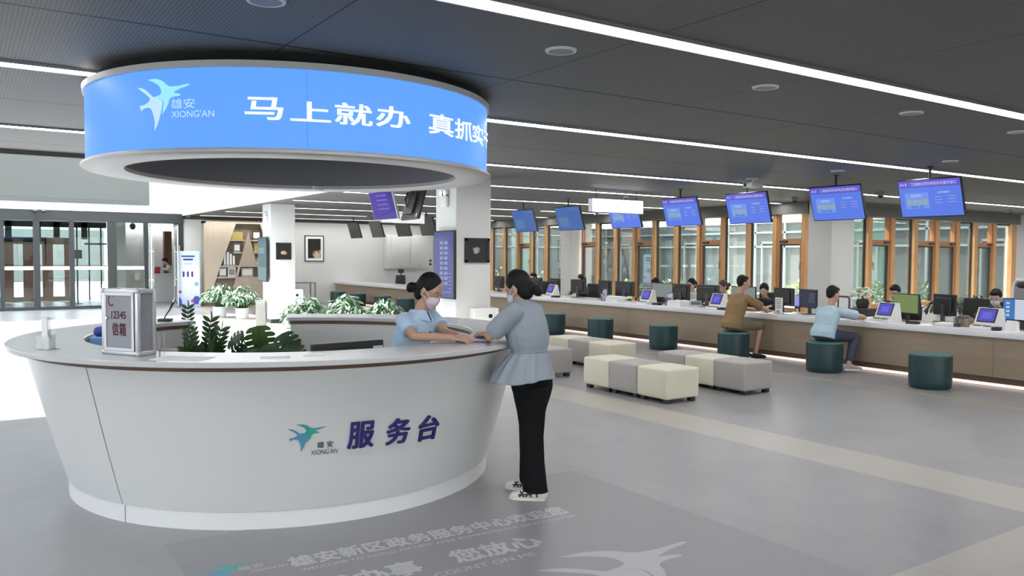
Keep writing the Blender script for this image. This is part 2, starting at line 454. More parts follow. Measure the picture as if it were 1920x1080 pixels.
def text_mesh(body, bold=0.0, depth=0.0, align='CENTER', spacing=1.0):
    """glyph outlines as a flat (or extruded) mesh, height about 1 em, in the xy plane"""
    cu = bpy.data.curves.new('glyphs', 'FONT')
    cu.body = body; cu.size = 1.0; cu.align_x = align; cu.align_y = 'CENTER'
    cu.offset = bold; cu.extrude = depth; cu.space_character = spacing; cu.resolution_u = 3
    o = bpy.data.objects.new('glyphs', cu); COL.objects.link(o)
    dg = bpy.context.evaluated_depsgraph_get()
    me = bpy.data.meshes.new_from_object(o.evaluated_get(dg))
    bpy.data.objects.remove(o); bpy.data.curves.remove(cu)
    return me
def text_into(mb, body, fn, w=None, h=1.0, m=0, bold=0.0, align='CENTER', spacing=1.0, depth=0.0):
    """adds text to mb; fn(u,v,w) -> point; text is scaled to height h and, if w, to width w; depth in metres"""
    me = text_mesh(body, 0.0, 0.5 if depth else 0, align, spacing)
    if not len(me.vertices): return mb
    xs = [v.co.x for v in me.vertices]; ys = [v.co.y for v in me.vertices]
    x0, x1, y0, y1 = min(xs), max(xs), min(ys), max(ys)
    sy = h/(y1-y0); sx = (w/(x1-x0)) if w else sy
    cx = (x0+x1)/2 if align == 'CENTER' else x0
    fs = [tuple(p.vertices) for p in me.polygons]
    for q, (du, dv) in enumerate(((0, 0),) if not bold else ((-bold, -bold), (bold, -bold), (-bold, bold), (bold, bold))):
        vs = [fn((v.co.x-cx+du)*sx, (v.co.y-(y0+y1)/2+dv)*sy, ((v.co.z+0.5)*depth if depth else 0.0)+q*0.0003) for v in me.vertices]
        mb.add(vs, fs, m)
    bpy.data.meshes.remove(me)
    return mb

# the swallow-like emblem, traced as two flat shapes in a box about 290 wide and 240 high
BIRD_A = [(228,230),(275,227),(318,240),(345,268),(395,268),(452,257),(456,266),(400,281),(370,296),(410,303),(408,312),(372,313),(350,323),(346,345),(326,375),(310,392),(319,350),(319,326),(292,320),(256,312),(300,304),(309,290),(300,265),(270,245)]
BIRD_B = [(165,261),(205,267),(240,292),(262,312),(290,321),(317,327),(312,360),(300,400),(285,440),(265,468),(271,430),(262,390),(246,356),(205,359),(188,371),(179,346),(205,345),(235,332),(246,318),(225,300),(195,281)]
def soften(poly, it=2):
    for _ in range(it):          # corner cutting, sharp tips are kept
        out = []; n = len(poly)
        for i in range(n):
            p, a, b = Vector(poly[i]), Vector(poly[i-1]), Vector(poly[(i+1) % n])
            u, v = a-p, b-p
            if u.length < 1e-6 or v.length < 1e-6 or u.angle(v) < R(75): out.append(tuple(p))
            else: out += [tuple(p+u*0.25), tuple(p+v*0.25)]
        poly = out
    return poly
def bird_uv(poly, w):
    k = w/290.0; poly = soften(poly)
    return [((x-310)*k, -(y-345)*k) for x, y in poly]
def poly_into(mb, poly, fn, m=0):
    """flat polygon (triangulated by filling) placed through fn(u,v)"""
    bm = bmesh.new()
    vs = [bm.verts.new((u, v, 0)) for u, v in poly]
    es = [bm.edges.new((vs[i], vs[(i+1) % len(vs)])) for i in range(len(vs))]
    bmesh.ops.triangle_fill(bm, use_beauty=True, use_dissolve=False, edges=es)
    bm.verts.index_update()
    mb.add([fn(v.co.x, v.co.y, 0.0) for v in bm.verts], [tuple(v.index for v in f.verts) for f in bm.faces], m)
    bm.free(); return mb

# ---------------------------------------------------------------- the setting
CEIL = 3.0
YB = 28.5           # far wall with the glass doors
XA = 16.3           # window wall along the counter
YC = 11.5           # window wall to the right of the courtyard corner
OPX, OPY = 6.1, 11.9  # ceiling opening: x < OPX, OPY < y < YB
OPL = -4.8
HI = 6.2            # atrium height

struct('floor', MB().box(-5.2, XA+0.2, -6, YB, -0.12, 0).box(XA+0.2, 31, -6, YC+0.25, -0.12, 0), 'floor_vinyl')
c = MB()
c.box(-5.2, 31, -6, OPY, CEIL, CEIL+0.25)
c.box(OPX, 17.0, OPY, YB, CEIL, CEIL+0.25)
c.box(-5.2, OPL, OPY, YB, CEIL, CEIL+0.25)
struct('ceiling', c, 'ceiling_mesh')
# edge trim of the opening: dark bar on the near side, pale fascia on the right side
struct('trim_1', MB().box(OPL, OPX, OPY-0.10, OPY, CEIL-0.06, CEIL+0.26), 'dark_bulkhead')
struct('trim_2', MB().box(OPX-0.01, OPX+0.06, OPY, YB-0.13, CEIL-0.015, CEIL+0.26), 'atrium_white')
# atrium upper walls and skylight
w = MB().box(OPL, OPX+0.1, YB, YB+0.2, CEIL+0.04, HI)
struct('wall_atrium_back', w, 'atrium_white')
struct('wall_atrium_right', MB().box(OPX+0.06, OPX+0.26, OPY, YB, CEIL+0.25, HI), 'atrium_white')
struct('wall_atrium_left', MB().box(OPL-0.2, OPL, OPY, YB, CEIL+0.25, HI), 'atrium_white')
struct('wall_atrium_front', MB().box(OPL-0.2, OPX+0.26, OPY-0.3, OPY-0.1, CEIL+0.25, HI), 'atrium_white')
g = MB()
for k in range(3):
    y = OPY-0.1+(YB-OPY)*k/2
    g.box(OPL, OPX+0.1, y-0.03, y+0.03, HI-0.06, HI)
sk = struct('window_1', g, 'facade_frame')
struct('window_pane', MB().box(OPL, OPX+0.1, OPY-0.1, YB, HI-0.03, HI-0.015), 'skylight_glass', sk)

# far wall: white part with the bookshelf, the header above the doors is charcoal
struct('wall_back', MB().box(6.14, XA+0.3, YB, YB+0.2, 0, CEIL), 'white_paint')
struct('trim_3', MB().box(6.14, XA, YB-0.04, YB, 2.88, CEIL), 'dark_bulkhead')
struct('trim_4', MB().box(OPL, 6.14, YB-0.12, YB, CEIL+0.04, CEIL+0.10), 'white_gloss')
# unseen walls left of and behind the camera, glazed to add fill daylight
def glazed(name, horizontal, a0, a1, at):
    m = MB(); p = MB(); n = int((a1-a0)/1.6)
    B = (lambda mb, u0, u1, d0, d1, z0, z1: mb.box(u0, u1, at+d0, at+d1, z0, z1)) if horizontal else (lambda mb, u0, u1, d0, d1, z0, z1: mb.box(at+d0, at+d1, u0, u1, z0, z1))
    for k in range(n+1):
        u = a0+(a1-a0)*k/n; B(m, u-0.04, u+0.04, -0.1, 0.1, 0, CEIL)
    B(m, a0, a1, -0.1, 0.1, 0, 0.08); B(m, a0, a1, -0.1, 0.1, 2.85, CEIL)
    o = struct(name, m, 'charcoal_frame')
    B(p, a0, a1, -0.006, 0.006, 0.08, 2.85); struct('window_pane', p, 'skylight_glass', o)
glazed('wall_left', False, -6, YB, -5.1)
glazed('wall_front', True, -5, 31, -6.1)
struct('ground_street', MB().box(-40, 50, -40, -6.2, -0.3, -0.1).box(-40, -5.2, -6.2, 37, -0.3, -0.1), 'asphalt')
struct('wall_right', MB().box(31, 31.2, -6, YC, 0, CEIL), 'white_paint')
struct('wall_corner', MB().box(25.45, 31, YC, YC+0.25, 0, CEIL), 'white_paint')

# bulkheads above the window walls
struct('trim_5', MB().box(XA-0.15, XA+0.25, YC+0.1, YB, 2.74, CEIL), 'bulkhead_grey')
struct('trim_6', MB().box(XA-0.15, 25.45, YC-0.15, YC+0.25, 2.70, CEIL), 'bulkhead_grey')
# low sills
struct('trim_7', MB().box(XA-0.22, XA+0.2, YC+0.1, YB, 0, 0.42), 'white_paint')
struct('trim_8', MB().box(XA+0.8, 25.45, YC-0.30, YC+0.2, 0, 0.50), 'white_paint')

# columns
def column(name, x0, x1, y0, y1):
    m = MB().rbox(x0, x1, y0, y1, 0, CEIL, 0.008, 1)
    o = struct(name, m, 'column_paint')
    struct('baseboard', MB().box(x0-0.012, x1+0.012, y0-0.012, y1+0.012, 0, 0.10), 'charcoal_frame', o)
    return o
column('column_1', 6.45, 7.08, 20.3, 20.95)
column('column_2', 6.45, 7.10, 11.1, 11.75)
column('column_3', 16.0, 16.85, 11.02, 11.62)
column('column_4', 16.0, 16.80, 20.25, 20.85)

# ---- timber window walls: posts, fixed panes and door leaves
WIN = [1]
def window_bay(axis, a0, a1, top, door, handle_low=True):
    """one bay between a0 and a1 along the wall: fixed pane, or a door leaf with a fanlight above it"""
    WIN[0] += 1
    P = (lambda m, u0, u1, d0, d1, z0, z1: m.box(XA+d0, XA+d1, u0, u1, z0, z1)) if axis == 'A' else (lambda m, u0, u1, d0, d1, z0, z1: m.box(u0, u1, YC+d0, YC+d1, z0, z1))
    z0 = 0.5 if axis == 'B' else 0.42
    if not door:
        m = MB()
        P(m, a0, a0+0.02, 0.02, 0.08, z0, top); P(m, a1-0.02, a1, 0.02, 0.08, z0, top)
        P(m, a0, a1, 0.02, 0.08, z0, z0+0.05); P(m, a0, a1, 0.02, 0.08, top-0.03, top)
        o = struct('window_%d' % WIN[0], m, 'charcoal_frame')
        p = MB(); P(p, a0+0.02, a1-0.02, 0.045, 0.055, z0+0.05, top-0.03)
        struct('window_pane', p, 'clear_glass', o)
    else:
        m = MB(); b = 0.07; zt = 2.13
        P(m, a0, a0+b, -0.02, 0.06, z0, zt); P(m, a1-b, a1, -0.02, 0.06, z0, zt)
        P(m, a0, a1, -0.02, 0.10, z0, z0+0.10); P(m, a0, a1, -0.03, 0.12, zt-0.10, zt+0.03)
        P(m, a0, a0+0.04, -0.02, 0.10, zt, top); P(m, a1-0.04, a1, -0.02, 0.10, zt, top)
        o = struct('window_%d' % WIN[0], m, 'window_wood_dark')
        p = MB(); P(p, a0+b, a1-b, 0.045, 0.055, z0+0.10, zt-0.10); P(p, a0+0.04, a1-0.04, 0.045, 0.055, zt+0.03, top)
        struct('window_pane', p, 'clear_glass', o)
        f = MB(); P(f, a0+b, a0+b+0.02, 0.0, 0.06, z0+0.1, zt-0.1); P(f, a1-b-0.02, a1-b, 0.0, 0.06, z0+0.1, zt-0.1); P(f, a0+b, a1-b, 0.0, 0.06, zt-0.13, zt-0.1)
        struct('window_gasket', f, 'charcoal_frame', o)
        k = MB(); P(k, a0+0.015, a0+0.05, -0.07, -0.02, 1.50, 1.62); P(k, a0+0.02, a0+0.045, -0.09, -0.07, 1.42, 1.60)
        struct('window_handle', k, 'chrome', o)
        cl = MB(); P(cl, a1-0.30, a1-0.10, -0.08, -0.03, zt-0.06, zt-0.01)
        struct('door_closer', cl, 'dark_plastic', o)
POST = [0]
def post(axis, u, w=0.11):
    m = MB()
    if axis == 'A': m.rbox(XA-0.07, XA+0.09, u-w/2, u+w/2, 0.40, 2.78, 0.006, 1)
    else: m.rbox(u-w/2, u+w/2, YC-0.06, YC+0.06, 0.48, 2.75, 0.006, 1)
    POST[0] += 1
    struct('trim_%d' % (8+POST[0]), m, 'window_wood')
ya = [11.92, 12.74, 13.55, 14.37, 15.19, 16.03, 16.87, 17.69, 18.52, 19.36, 20.20, 21.10, 22.02, 22.86, 23.68, 24.56, 25.4, 26.22, 27.04, 27.88, 28.45]
doors_a = {0, 3, 6, 9, 13, 17}
for k in range(len(ya)-1):
    if k != 10: post('A', ya[k])
    window_bay('A', ya[k]+0.055, ya[k+1]-0.055, 2.74, k in doors_a)
xb = [16.95, 18.15, 19.12, 20.15, 21.17, 22.20, 23.15, 24.18, 25.30]
doors_b = {1, 3, 4, 6}
for k in range(len(xb)-1):
    if k: post('B', xb[k], 0.17)
    window_bay('B', xb[k]+(0.075 if k else 0), xb[k+1]-0.075, 2.70, k in doors_b)
post('B', xb[-1], 0.26)

# ---- courtyard outside the windows
struct('ground', MB().box(XA+0.2, 27.5, YC+0.25, 34, -0.35, -0.12), 'courtyard_paving')
FAC = [0]
def facade(x0, x1, y0, y1, along):
    """glazed courtyard front: grey green panes between pale mullions, white parapet over it"""
    m = MB(); L = (y1-y0) if along == 'y' else (x1-x0); n = int(round(L/1.35))
    def bx(mb, a0, a1, d0, d1, z0, z1, mi=0):
        if along == 'y': mb.box(x0+d0, x0+d1, y0+a0, y0+a1, z0, z1, mi)
        else: mb.box(x0+a0, x0+a1, y0+d0, y0+d1, z0, z1, mi)
    bx(m, 0, L, 0, 0.3, 3.05, 7.5, 0)
    FAC[0] += 1
    o = struct('wall_courtyard_%d' % FAC[0], m, 'facade_white')
    p = MB(); rnd = random.Random(FAC[0])
    for k in range(n):
        a0, a1 = L*k/n, L*(k+1)/n
        kind = rnd.choice([0, 0, 1, 2, 0, 3])
        bx(p, a0, a1, 0.08, 0.16, -0.15, 3.05, 1 if kind == 1 else 2 if kind == 2 else 0)
    struct('facade_panes', p, ['facade_glass', 'facade_green', 'facade_grey'], o)
    f = MB()
    for k in range(n+1):
        a = L*k/n; bx(f, a-0.04, a+0.04, 0.0, 0.10, -0.15, 3.05)
    for z in (0.25, 2.1, 2.65): bx(f, 0, L, 0.0, 0.09, z, z+0.07)
    for k in range(0, n, 3):
        a = L*(k+0.5)/n; bx(f, a-0.38, a-0.33, -0.02, 0.08, 0.0, 2.3); bx(f, a+0.33, a+0.38, -0.02, 0.08, 0.0, 2.3); bx(f, a-0.38, a+0.38, -0.02, 0.08, 2.25, 2.32)
    struct('facade_mullions', f, 'facade_frame', o)
facade(26.2, 26.5, YC+0.25, 34, 'y')
facade(XA+0.2, 26.2, 30.5, 30.8, 'x')

# ---- entrance: charcoal framed glass doors under the far header
m = MB()
m.box(OPL, 6.14, YB-0.10, YB+0.12, 2.72, CEIL+0.04)
m.box(OPL, 5.06, YB-0.06, YB+0.06, 0, 0.10)
for x0, x1 in ((-3.2, -3.0), (-2.1, -1.95), (-1.0, -0.75), (0.0, 0.12), (0.98, 1.10), (1.85, 2.02), (2.81, 2.94), (3.88, 4.13), (4.94, 5.06), (5.86, 6.14)):
    m.box(x0, x1, YB-0.08, YB+0.08, 0, 2.72)
m.box(-4.8, -3.2, YB-0.06, YB+0.06, 0, 2.72)
fr = struct('door_1', m, 'charcoal_frame')
for x0, x1 in ((-3.0, -2.1), (-1.95, -1.0), (-0.75, 0.0), (0.12, 0.98), (1.10, 1.85), (2.02, 2.81), (2.94, 3.88), (4.13, 4.94)):
    struct('door_pane', MB().box(x0, x1, YB-0.01, YB+0.005, 0.10, 2.72), 'door_glass', fr)
    struct('door_band', MB().box(x0, x1, YB-0.016, YB-0.011, 1.22, 1.33), 'glass_band', fr)
# two open leaves either side of the gap
DOOR = [1]
def leaf(hx, ang, w):
    DOOR[0] += 1
    o = bpy.data.objects.new('door_%d' % DOOR[0], None); COL.objects.link(o); o.location = (hx, YB-0.10, 0); o.rotation_euler = (0, 0, ang); o['kind'] = 'structure'
    struct('door_pane', MB().box(0.04, w-0.04, -0.006, 0.006, 0.12, 2.62), 'door_glass', o)
    struct('door_frame', MB().box(0, 0.04, -0.02, 0.02, 0.02, 2.66).box(w-0.04, w, -0.02, 0.02, 0.02, 2.66).box(0, w, -0.02, 0.02, 0.02, 0.12).box(0, w, -0.02, 0.02, 2.62, 2.66), 'aluminium', o)
    struct('door_handle', MB().tube([(w-0.10, -0.07, 0.7), (w-0.10, -0.07, 2.0)], 0.016, 10).tube([(w-0.10, 0.07, 0.7), (w-0.10, 0.07, 2.0)], 0.016, 10).cyl((w-0.1, -0.07, 0.9), (w-0.1, 0.07, 0.9), 0.012).cyl((w-0.1, -0.07, 1.8), (w-0.1, 0.07, 1.8), 0.012), 'chrome', o)
leaf(5.10, R(-97), 0.80)
leaf(5.84, R(-94), 0.80)
# vestibule behind the doors
struct('floor_vestibule', MB().box(-8, 9, YB, 37.5, -0.12, -0.001), 'vestibule_floor')
struct('ceiling_vestibule', MB().box(-8, 9, YB+0.2, 32.4, 2.95, 3.1).box(-8, 4.75, 32.4, 34.2, 2.95, 3.1).box(4.75, 9, 32.4, 35.3, 2.95, 3.1), 'dark_bulkhead')  # gap left open at the back, added to let daylight onto the wall
struct('wall_vestibule_right', MB().box(7.6, 7.8, YB+0.2, 36, 0, 2.95), 'white_paint')
struct('wall_vestibule_left', MB().box(-8.2, -8, YB+0.2, 36, 0, 2.95), 'white_paint')
m = MB().box(4.75, 5.1, 33.0, 35.8, 0, 2.95).box(5.1, 7.6, 35.8, 36.0, 0, 2.95)
struct('wall_vestibule_back', m, 'white_paint')
struct('wall_vestibule_pier', MB().box(6.56, 6.82, 33.6, 33.9, 0, 2.6), 'entrance_wood')
m = MB(); yv = 34.0
for x in (-4.0, -2.4, -0.8, 0.72, 1.42, 2.05, 2.65, 3.35): m.box(x-0.17, x+0.17, yv-0.06, yv+0.06, 0, 2.25)
m.box(-4, 3.5, yv-0.06, yv+0.06, 2.05, 2.30); m.box(-4, 3.5, yv-0.05, yv+0.05, 0, 0.16)
o = struct('door_5', m, 'entrance_wood')
m = MB()
for x in (-4.0, -2.4, -0.8, 0.72, 1.45, 2.35, 2.95, 3.85): m.box(x-0.1, x+0.1, yv-0.05, yv+0.05, 2.25, 2.95)
m.box(-4, 4.6, yv-0.05, yv+0.05, 2.68, 2.95)
for x in (3.6, 4.0, 4.4): m.box(x-0.025, x+0.025, yv-0.05, yv+0.05, 0, 2.7)
m.box(3.85, 4.6, yv-0.05, yv+0.05, 2.05, 2.12)
struct('door_mullions', m, 'charcoal_frame', o)
struct('door_pane', MB().box(-4, 4.6, yv-0.01, yv, 0.1, 2.7), 'door_glass', o)
struct('door_band', MB().box(-4, 4.6, yv-0.018, yv-0.012, 1.18, 1.30), 'glass_band', o)
# forecourt beyond the entrance
struct('ground_forecourt', MB().box(-20, 16, 37.5, 60, -0.3, -0.1), 'courtyard_paving')
struct('wall_forecourt', MB().box(-20, 16, 58, 58.3, 0, 3.2), 'facade_glass')

# floor finishes that belong to the floor
struct('trim_90', MB().box(10.02, 10.07, -2, 26, 0.0, 0.002), 'tape_yellow')

# ---------------------------------------------------------------- ceiling fittings
ORD = ['first', 'second', 'third', 'fourth', 'fifth', 'sixth', 'seventh', 'eighth', 'ninth', 'tenth', 'eleventh', 'twelfth', 'thirteenth']
def strip(x0, x1, y, label, group='white light strips across the ceiling'):
    t = thing('linear_ceiling_light', label, 'ceiling light', ((x0+x1)/2, y, CEIL), 0, group)
    L = (x1-x0)/2
    MB().box(-L, L, -0.085, -0.07, -0.02, 0).box(-L, L, 0.07, 0.085, -0.02, 0).box(-L, -L+0.02, -0.07, 0.07, -0.02, 0).box(L-0.02, L, -0.07, 0.07, -0.02, 0).build('housing', 'strip_housing', t)
    MB().box(-L+0.02, L-0.02, -0.07, 0.07, -0.012, 0).build('diffuser', 'strip_light', t)
strip(-4.8, 30, 3.52, 'long white light strip nearest the camera, running over the round display')
strip(-4.8, 0.9, 6.47, 'white ceiling light strip that ends at the left side of the round display')
strip(3.75, 30, 6.47, 'long white light strip running right from behind the round display')
strip(-4.8, 30, 9.60, 'long white light strip just behind the round display, second from the near glass corner')
strip(7.6, 12.6, 12.45, 'white light strip starting beside the near column and ending at a dome camera')
strip(12.75, 16.05, 12.45, 'short white light strip ending at the dark bulkhead near the corner column')
strip(6.4, 9.4, 15.5, 'short white light strip behind the purple hanging screen')
strip(9.5, 16.05, 15.5, 'white light strip passing behind the white hanging sign')
strip(6.4, 13.2, 18.55, 'white light strip passing over the two farthest blue screens')
strip(13.5, 16.05, 18.55, 'short white light strip near the far column by the windows')
strip(7.3, 16.05, 21.65, 'white light strip starting to the right of the far column')
strip(6.5, 11.0, 24.7, 'short white light strip left of the far grey screens')
strip(11.3, 16.05, 24.7, 'white light strip above the far grey screens')
strip(6.5, 15.0, 27.75, 'white light strip closest to the far white wall with the framed photo')

def ceiling_disc(x, y, label):
    t = thing('ceiling_speaker', label, 'speaker', (x, y, CEIL), 0, 'round ceiling speakers')
    MB().lathe([(0.0, -0.010), (0.078, -0.010), (0.082, -0.004)], 28, m=0).build('grille', 'grey_plastic', t, True)
    MB().lathe([(0.080, 0), (0.080, -0.012), (0.096, -0.010), (0.10, 0)], 28).build('rim', 'white_plastic', t, True)
for x, y, lab in ((3.12, 4.08, 'round white ceiling speaker nearest the camera, above the standing woman'), (5.04, 4.06, 'round ceiling speaker, second from the near end of the row'), (6.97, 4.03, 'round ceiling speaker, third along the row under the broad light strip'),
                  (8.88, 4.01, 'round ceiling speaker at the far right end of the near row'), (10.84, 5.72, 'round ceiling speaker above the rightmost hanging screen'), (10.74, 7.32, 'round ceiling speaker above the second hanging screen from the right'),
                  (10.73, 8.88, 'round ceiling speaker above the third hanging screen from the right'), (1.3, 4.14, 'round ceiling speaker above the left part of the round display')):
    ceiling_disc(x, y, lab)

def dome(x, y, z, label, cat='security camera'):
    t = thing('dome_camera', label, cat, (x, y, z), 0, 'small dome cameras under the ceiling')
    MB().lathe([(0.0, 0), (0.065, 0), (0.068, -0.05), (0.055, -0.07), (0, -0.07)], 20).build('housing', 'grey_plastic', t, True)
    MB().lathe([(0.052, -0.07), (0.05, -0.09), (0.035, -0.113), (0.0, -0.122)], 20).build('lens_dome', 'black_plastic', t, True)
for x, y, z, lab in ((11.44, 12.74, CEIL, 'dome camera beside the white hanging sign'), (14.9, 9.2, CEIL, 'dome camera between the two rightmost hanging screens'), (17.79, 9.11, CEIL, 'dome camera just right of the rightmost hanging screen'),
                     (22.9, 10.5, CEIL, 'dome camera at the right above the end of the window wall'), (14.8, 11.1, CEIL, 'dome camera on the bulkhead left of the corner column'), (15.5, 18.5, CEIL, 'dome camera under the left end of the white hanging sign'),
                     (15.6, 24.1, CEIL, 'dome camera beside the near column, far down the window wall'), (6.25, 28.2, CEIL, 'dome camera above the poster stand by the entrance'), (1.9, YB-0.22, CEIL+0.06, 'left dome camera of the pair over the glass doors'), (2.12, YB-0.22, CEIL+0.06, 'right dome camera of the pair over the glass doors')):
    dome(x, y, z, lab)
t = thing('projector', 'small white projector under the ceiling above the third screen from the right', 'projector', (10.9, 9.0, CEIL))
MB().cyl((0, 0, 0), (0, 0, -0.06), 0.02).build('bracket', 'white_plastic', t)
MB().rbox(-0.14, 0.14, -0.10, 0.10, -0.13, -0.05, 0.015).build('body', 'white_plastic', t, True)
MB().cyl((-0.15, 0.05, -0.09), (-0.12, 0.05, -0.09), 0.03).build('lens', 'black_plastic', t, True)

# ---------------------------------------------------------------- round LED display above the desk
RC = (2.285, 6.48); RR = 1.53
ring = thing('ring_display', 'round blue LED display drum hanging over the white service desk', 'display', (RC[0], RC[1], 0))
emit('led_blue', (0.125, 0.375, 1.0), 1.0, (0.02, 0.03, 0.06), 0.4)
emit('led_white', (0.86, 0.96, 1.0), 1.1)
emit('led_cyan', (0.34, 0.86, 1.0), 1.0)
emit('led_aqua', (0.12, 0.62, 0.85), 1.0)
emit('led_pale', (0.55, 0.80, 1.0), 1.0)
mat('drum_dark', (0.21, 0.21, 0.235), 0.5, noise=0.05)
mat('ring_trim', (0.60, 0.59, 0.57), 0.4, noise=0.02)
mat('led_seam', (0.08, 0.24, 0.68), 0.6, noise=0.05)
MB().lathe([(RR-0.05, 2.385), (RR-0.012, 2.385), (RR-0.012, 2.885), (RR-0.05, 2.885)], 144, closed=True).build('panel_carrier', 'led_seam', ring, True)
for k in range(38):       # the curved LED panels, hair-thin gaps between them
    a0 = R(-135.6)+2*PI*k/38
    MB().lathe([(RR-0.011, 2.386), (RR, 2.386), (RR, 2.884), (RR-0.011, 2.884)], 4, a0+0.0007, a0+2*PI/38-0.0007, closed=True, caps=True).build('led_panel', 'led_blue', ring, True)
MB().lathe([(1.275, 2.357), (1.29, 2.350), (1.55, 2.350), (1.565, 2.358), (1.562, 2.374), (1.545, 2.386), (1.275, 2.386)], 144, closed=True).build('bottom_trim', 'ring_trim', ring, True)
MB().lathe([(1.50, 2.886), (1.545, 2.886), (1.55, 2.925), (1.50, 2.925)], 144, closed=True).build('top_trim', 'ring_trim', ring, True)
MB().lathe([(1.28, 2.386), (1.28, 2.93), (0.0, 2.93)], 96).build('inner_drum', 'drum_dark', ring, True)
MB().lathe([(1.42, 2.925), (1.42, CEIL), (1.46, CEIL), (1.46, 2.925)], 96, closed=True).build('shadow_gap_drum', 'void_black', ring, True)  # hanging drum, coloured black to stand for the shadow gap above the ring
def cylmap(r, th0, z0):
    def fn(u, v, w=0.0):
        q = R(th0)+u/RR
        return ((r+w)*math.cos(q), (r+w)*math.sin(q), z0+v)
    return fn
for ch, th, z, wd, hh in (('马', -117, 2.630, 0.225, 0.135), ('上', -106.4, 2.622, 0.24, 0.12), ('就', -96.2, 2.624, 0.24, 0.135), ('办', -85.8, 2.633, 0.25, 0.135), ('真', -70.0, 2.633, 0.255, 0.14), ('抓', -59.6, 2.634, 0.25, 0.14), ('实', -49.8, 2.637, 0.25, 0.14), ('干', -39.2, 2.637, 0.24, 0.125)):
    text_into(MB(), ch, cylmap(RR+0.008, th, z), wd, hh, bold=0.018).build('character', 'led_white', ring)
lg = MB()
poly_into(lg, bird_uv(BIRD_A, 0.40), cylmap(RR+0.006, -142, 2.665), 0)
poly_into(lg, bird_uv(BIRD_B, 0.40), cylmap(RR+0.008, -142, 2.665), 1)
text_into(lg, '雄安', cylmap(RR+0.008, -136.3, 2.662), 0.165, 0.062, 2)
text_into(lg, "XIONG'AN", cylmap(RR+0.008, -133.9, 2.597), 0.29, 0.042, 2)
lg.build('emblem', ['led_cyan', 'led_pale', 'led_pale'], ring)
MB().rbox(-0.05, 0.05, -0.02, 0.03, 0, 0.04, 0.005).build('sensor', 'white_plastic', ring, True, loc=(1.27*math.cos(R(62)), 1.27*math.sin(R(62)), 2.345))

# ---------------------------------------------------------------- round service desk
DC = (2.22, 6.50)
A0, A1 = R(107), R(360+71)
desk = thing('service_desk', 'round white service desk with a pale stone top and blue lettering', 'desk', (DC[0], DC[1], 0))
def body_r(z): return 1.605+(1.855-1.605)*((z-0.115)/0.915)**0.93
prof = [(body_r(0.115+0.915*k/12), 0.115+0.915*k/12) for k in range(13)]
prof = prof+[(1.53, 1.03), (1.53, 0.115)]
MB().lathe(prof, 120, A0, A1, closed=True, caps=True).build('body', 'desk_white', desk, True)
MB().lathe([(1.598, 0.0), (1.598, 0.112), (1.53, 0.112), (1.53, 0.0)], 120, A0, A1, closed=True, caps=True).build('plinth', 'desk_plinth', desk, True)
MB().lathe([(1.52, 1.031), (1.875, 1.031), (1.885, 1.066), (1.52, 1.066)], 120, A0, A1, closed=True, caps=True).build('wood_band', 'walnut_band', desk, True)
SR0, SR1, ST = 1.485, 1.98, 1.10
MB().lathe([(SR0, 1.067), (SR1-0.004, 1.067), (SR1, 1.071), (SR1, ST-0.006), (SR1-0.006, ST), (SR0+0.006, ST), (SR0, ST-0.006)], 144, A0-0.02, A1+0.02, closed=True, caps=True).build('worktop', 'quartz', desk, True)
for q0, q1 in ((A0+0.35, R(276)), (R(320), A1-0.5)): MB().lathe([(1.00, 0.72), (1.525, 0.72), (1.525, 0.75), (1.00, 0.75)], 60, q0, q1, closed=True, caps=True).build('inner_work_surface', 'desk_white', desk, True)
def conemap(th0, z0, off=0.002):
    def fn(u, v, w=0.0):
        z = z0+v*0.965; q = R(th0)+u/1.73; r = body_r(z)+off+w
        return (r*math.cos(q), r*math.sin(q), z)
    return fn
for th in (-149.2, -30, 40, 170):
    sm = MB()
    f = lambda d, z: ((body_r(z)+0.0015)*math.cos(R(th)+d), (body_r(z)+0.0015)*math.sin(R(th)+d), z)
    for k in range(8):
        z0, z1 = 0.12+0.91*k/8, 0.12+0.91*(k+1)/8
        sm.add([f(-0.0012, z0), f(0.0012, z0), f(0.0012, z1), f(-0.0012, z1)], [(0, 1, 2, 3)])
    g = lambda d, z: (1.5995*math.cos(R(th+0.4)+d), 1.5995*math.sin(R(th+0.4)+d), z)
    sm.add([g(-0.0014, 0), g(0.0014, 0), g(0.0014, 0.11), g(-0.0014, 0.11)], [(0, 1, 2, 3)])
    sm.build('panel_seam', 'seam_grey', desk)
for ch, th, z in (('服', -94.6, 0.588), ('务', -86.1, 0.582), ('台', -78.1, 0.570)):
    text_into(MB(), ch, conemap(th, z), 0.165, 0.178, bold=0.016, depth=0.014).build('character', 'letter_navy', desk)
lg = MB()
poly_into(lg, bird_uv(BIRD_A, 0.225), conemap(-105.8, 0.600, 0.004), 0)
poly_into(lg, bird_uv(BIRD_B, 0.225), conemap(-105.8, 0.600, 0.006), 1)
text_into(lg, '雄 安', conemap(-102.0, 0.545, 0.004), 0.098, 0.042, 2, bold=0.012)
text_into(lg, "XIONG'AN", conemap(-102.1, 0.497, 0.004), 0.165, 0.034, 2)
lg.build('emblem', ['logo_teal', 'logo_blue', 'logo_ink'], desk)

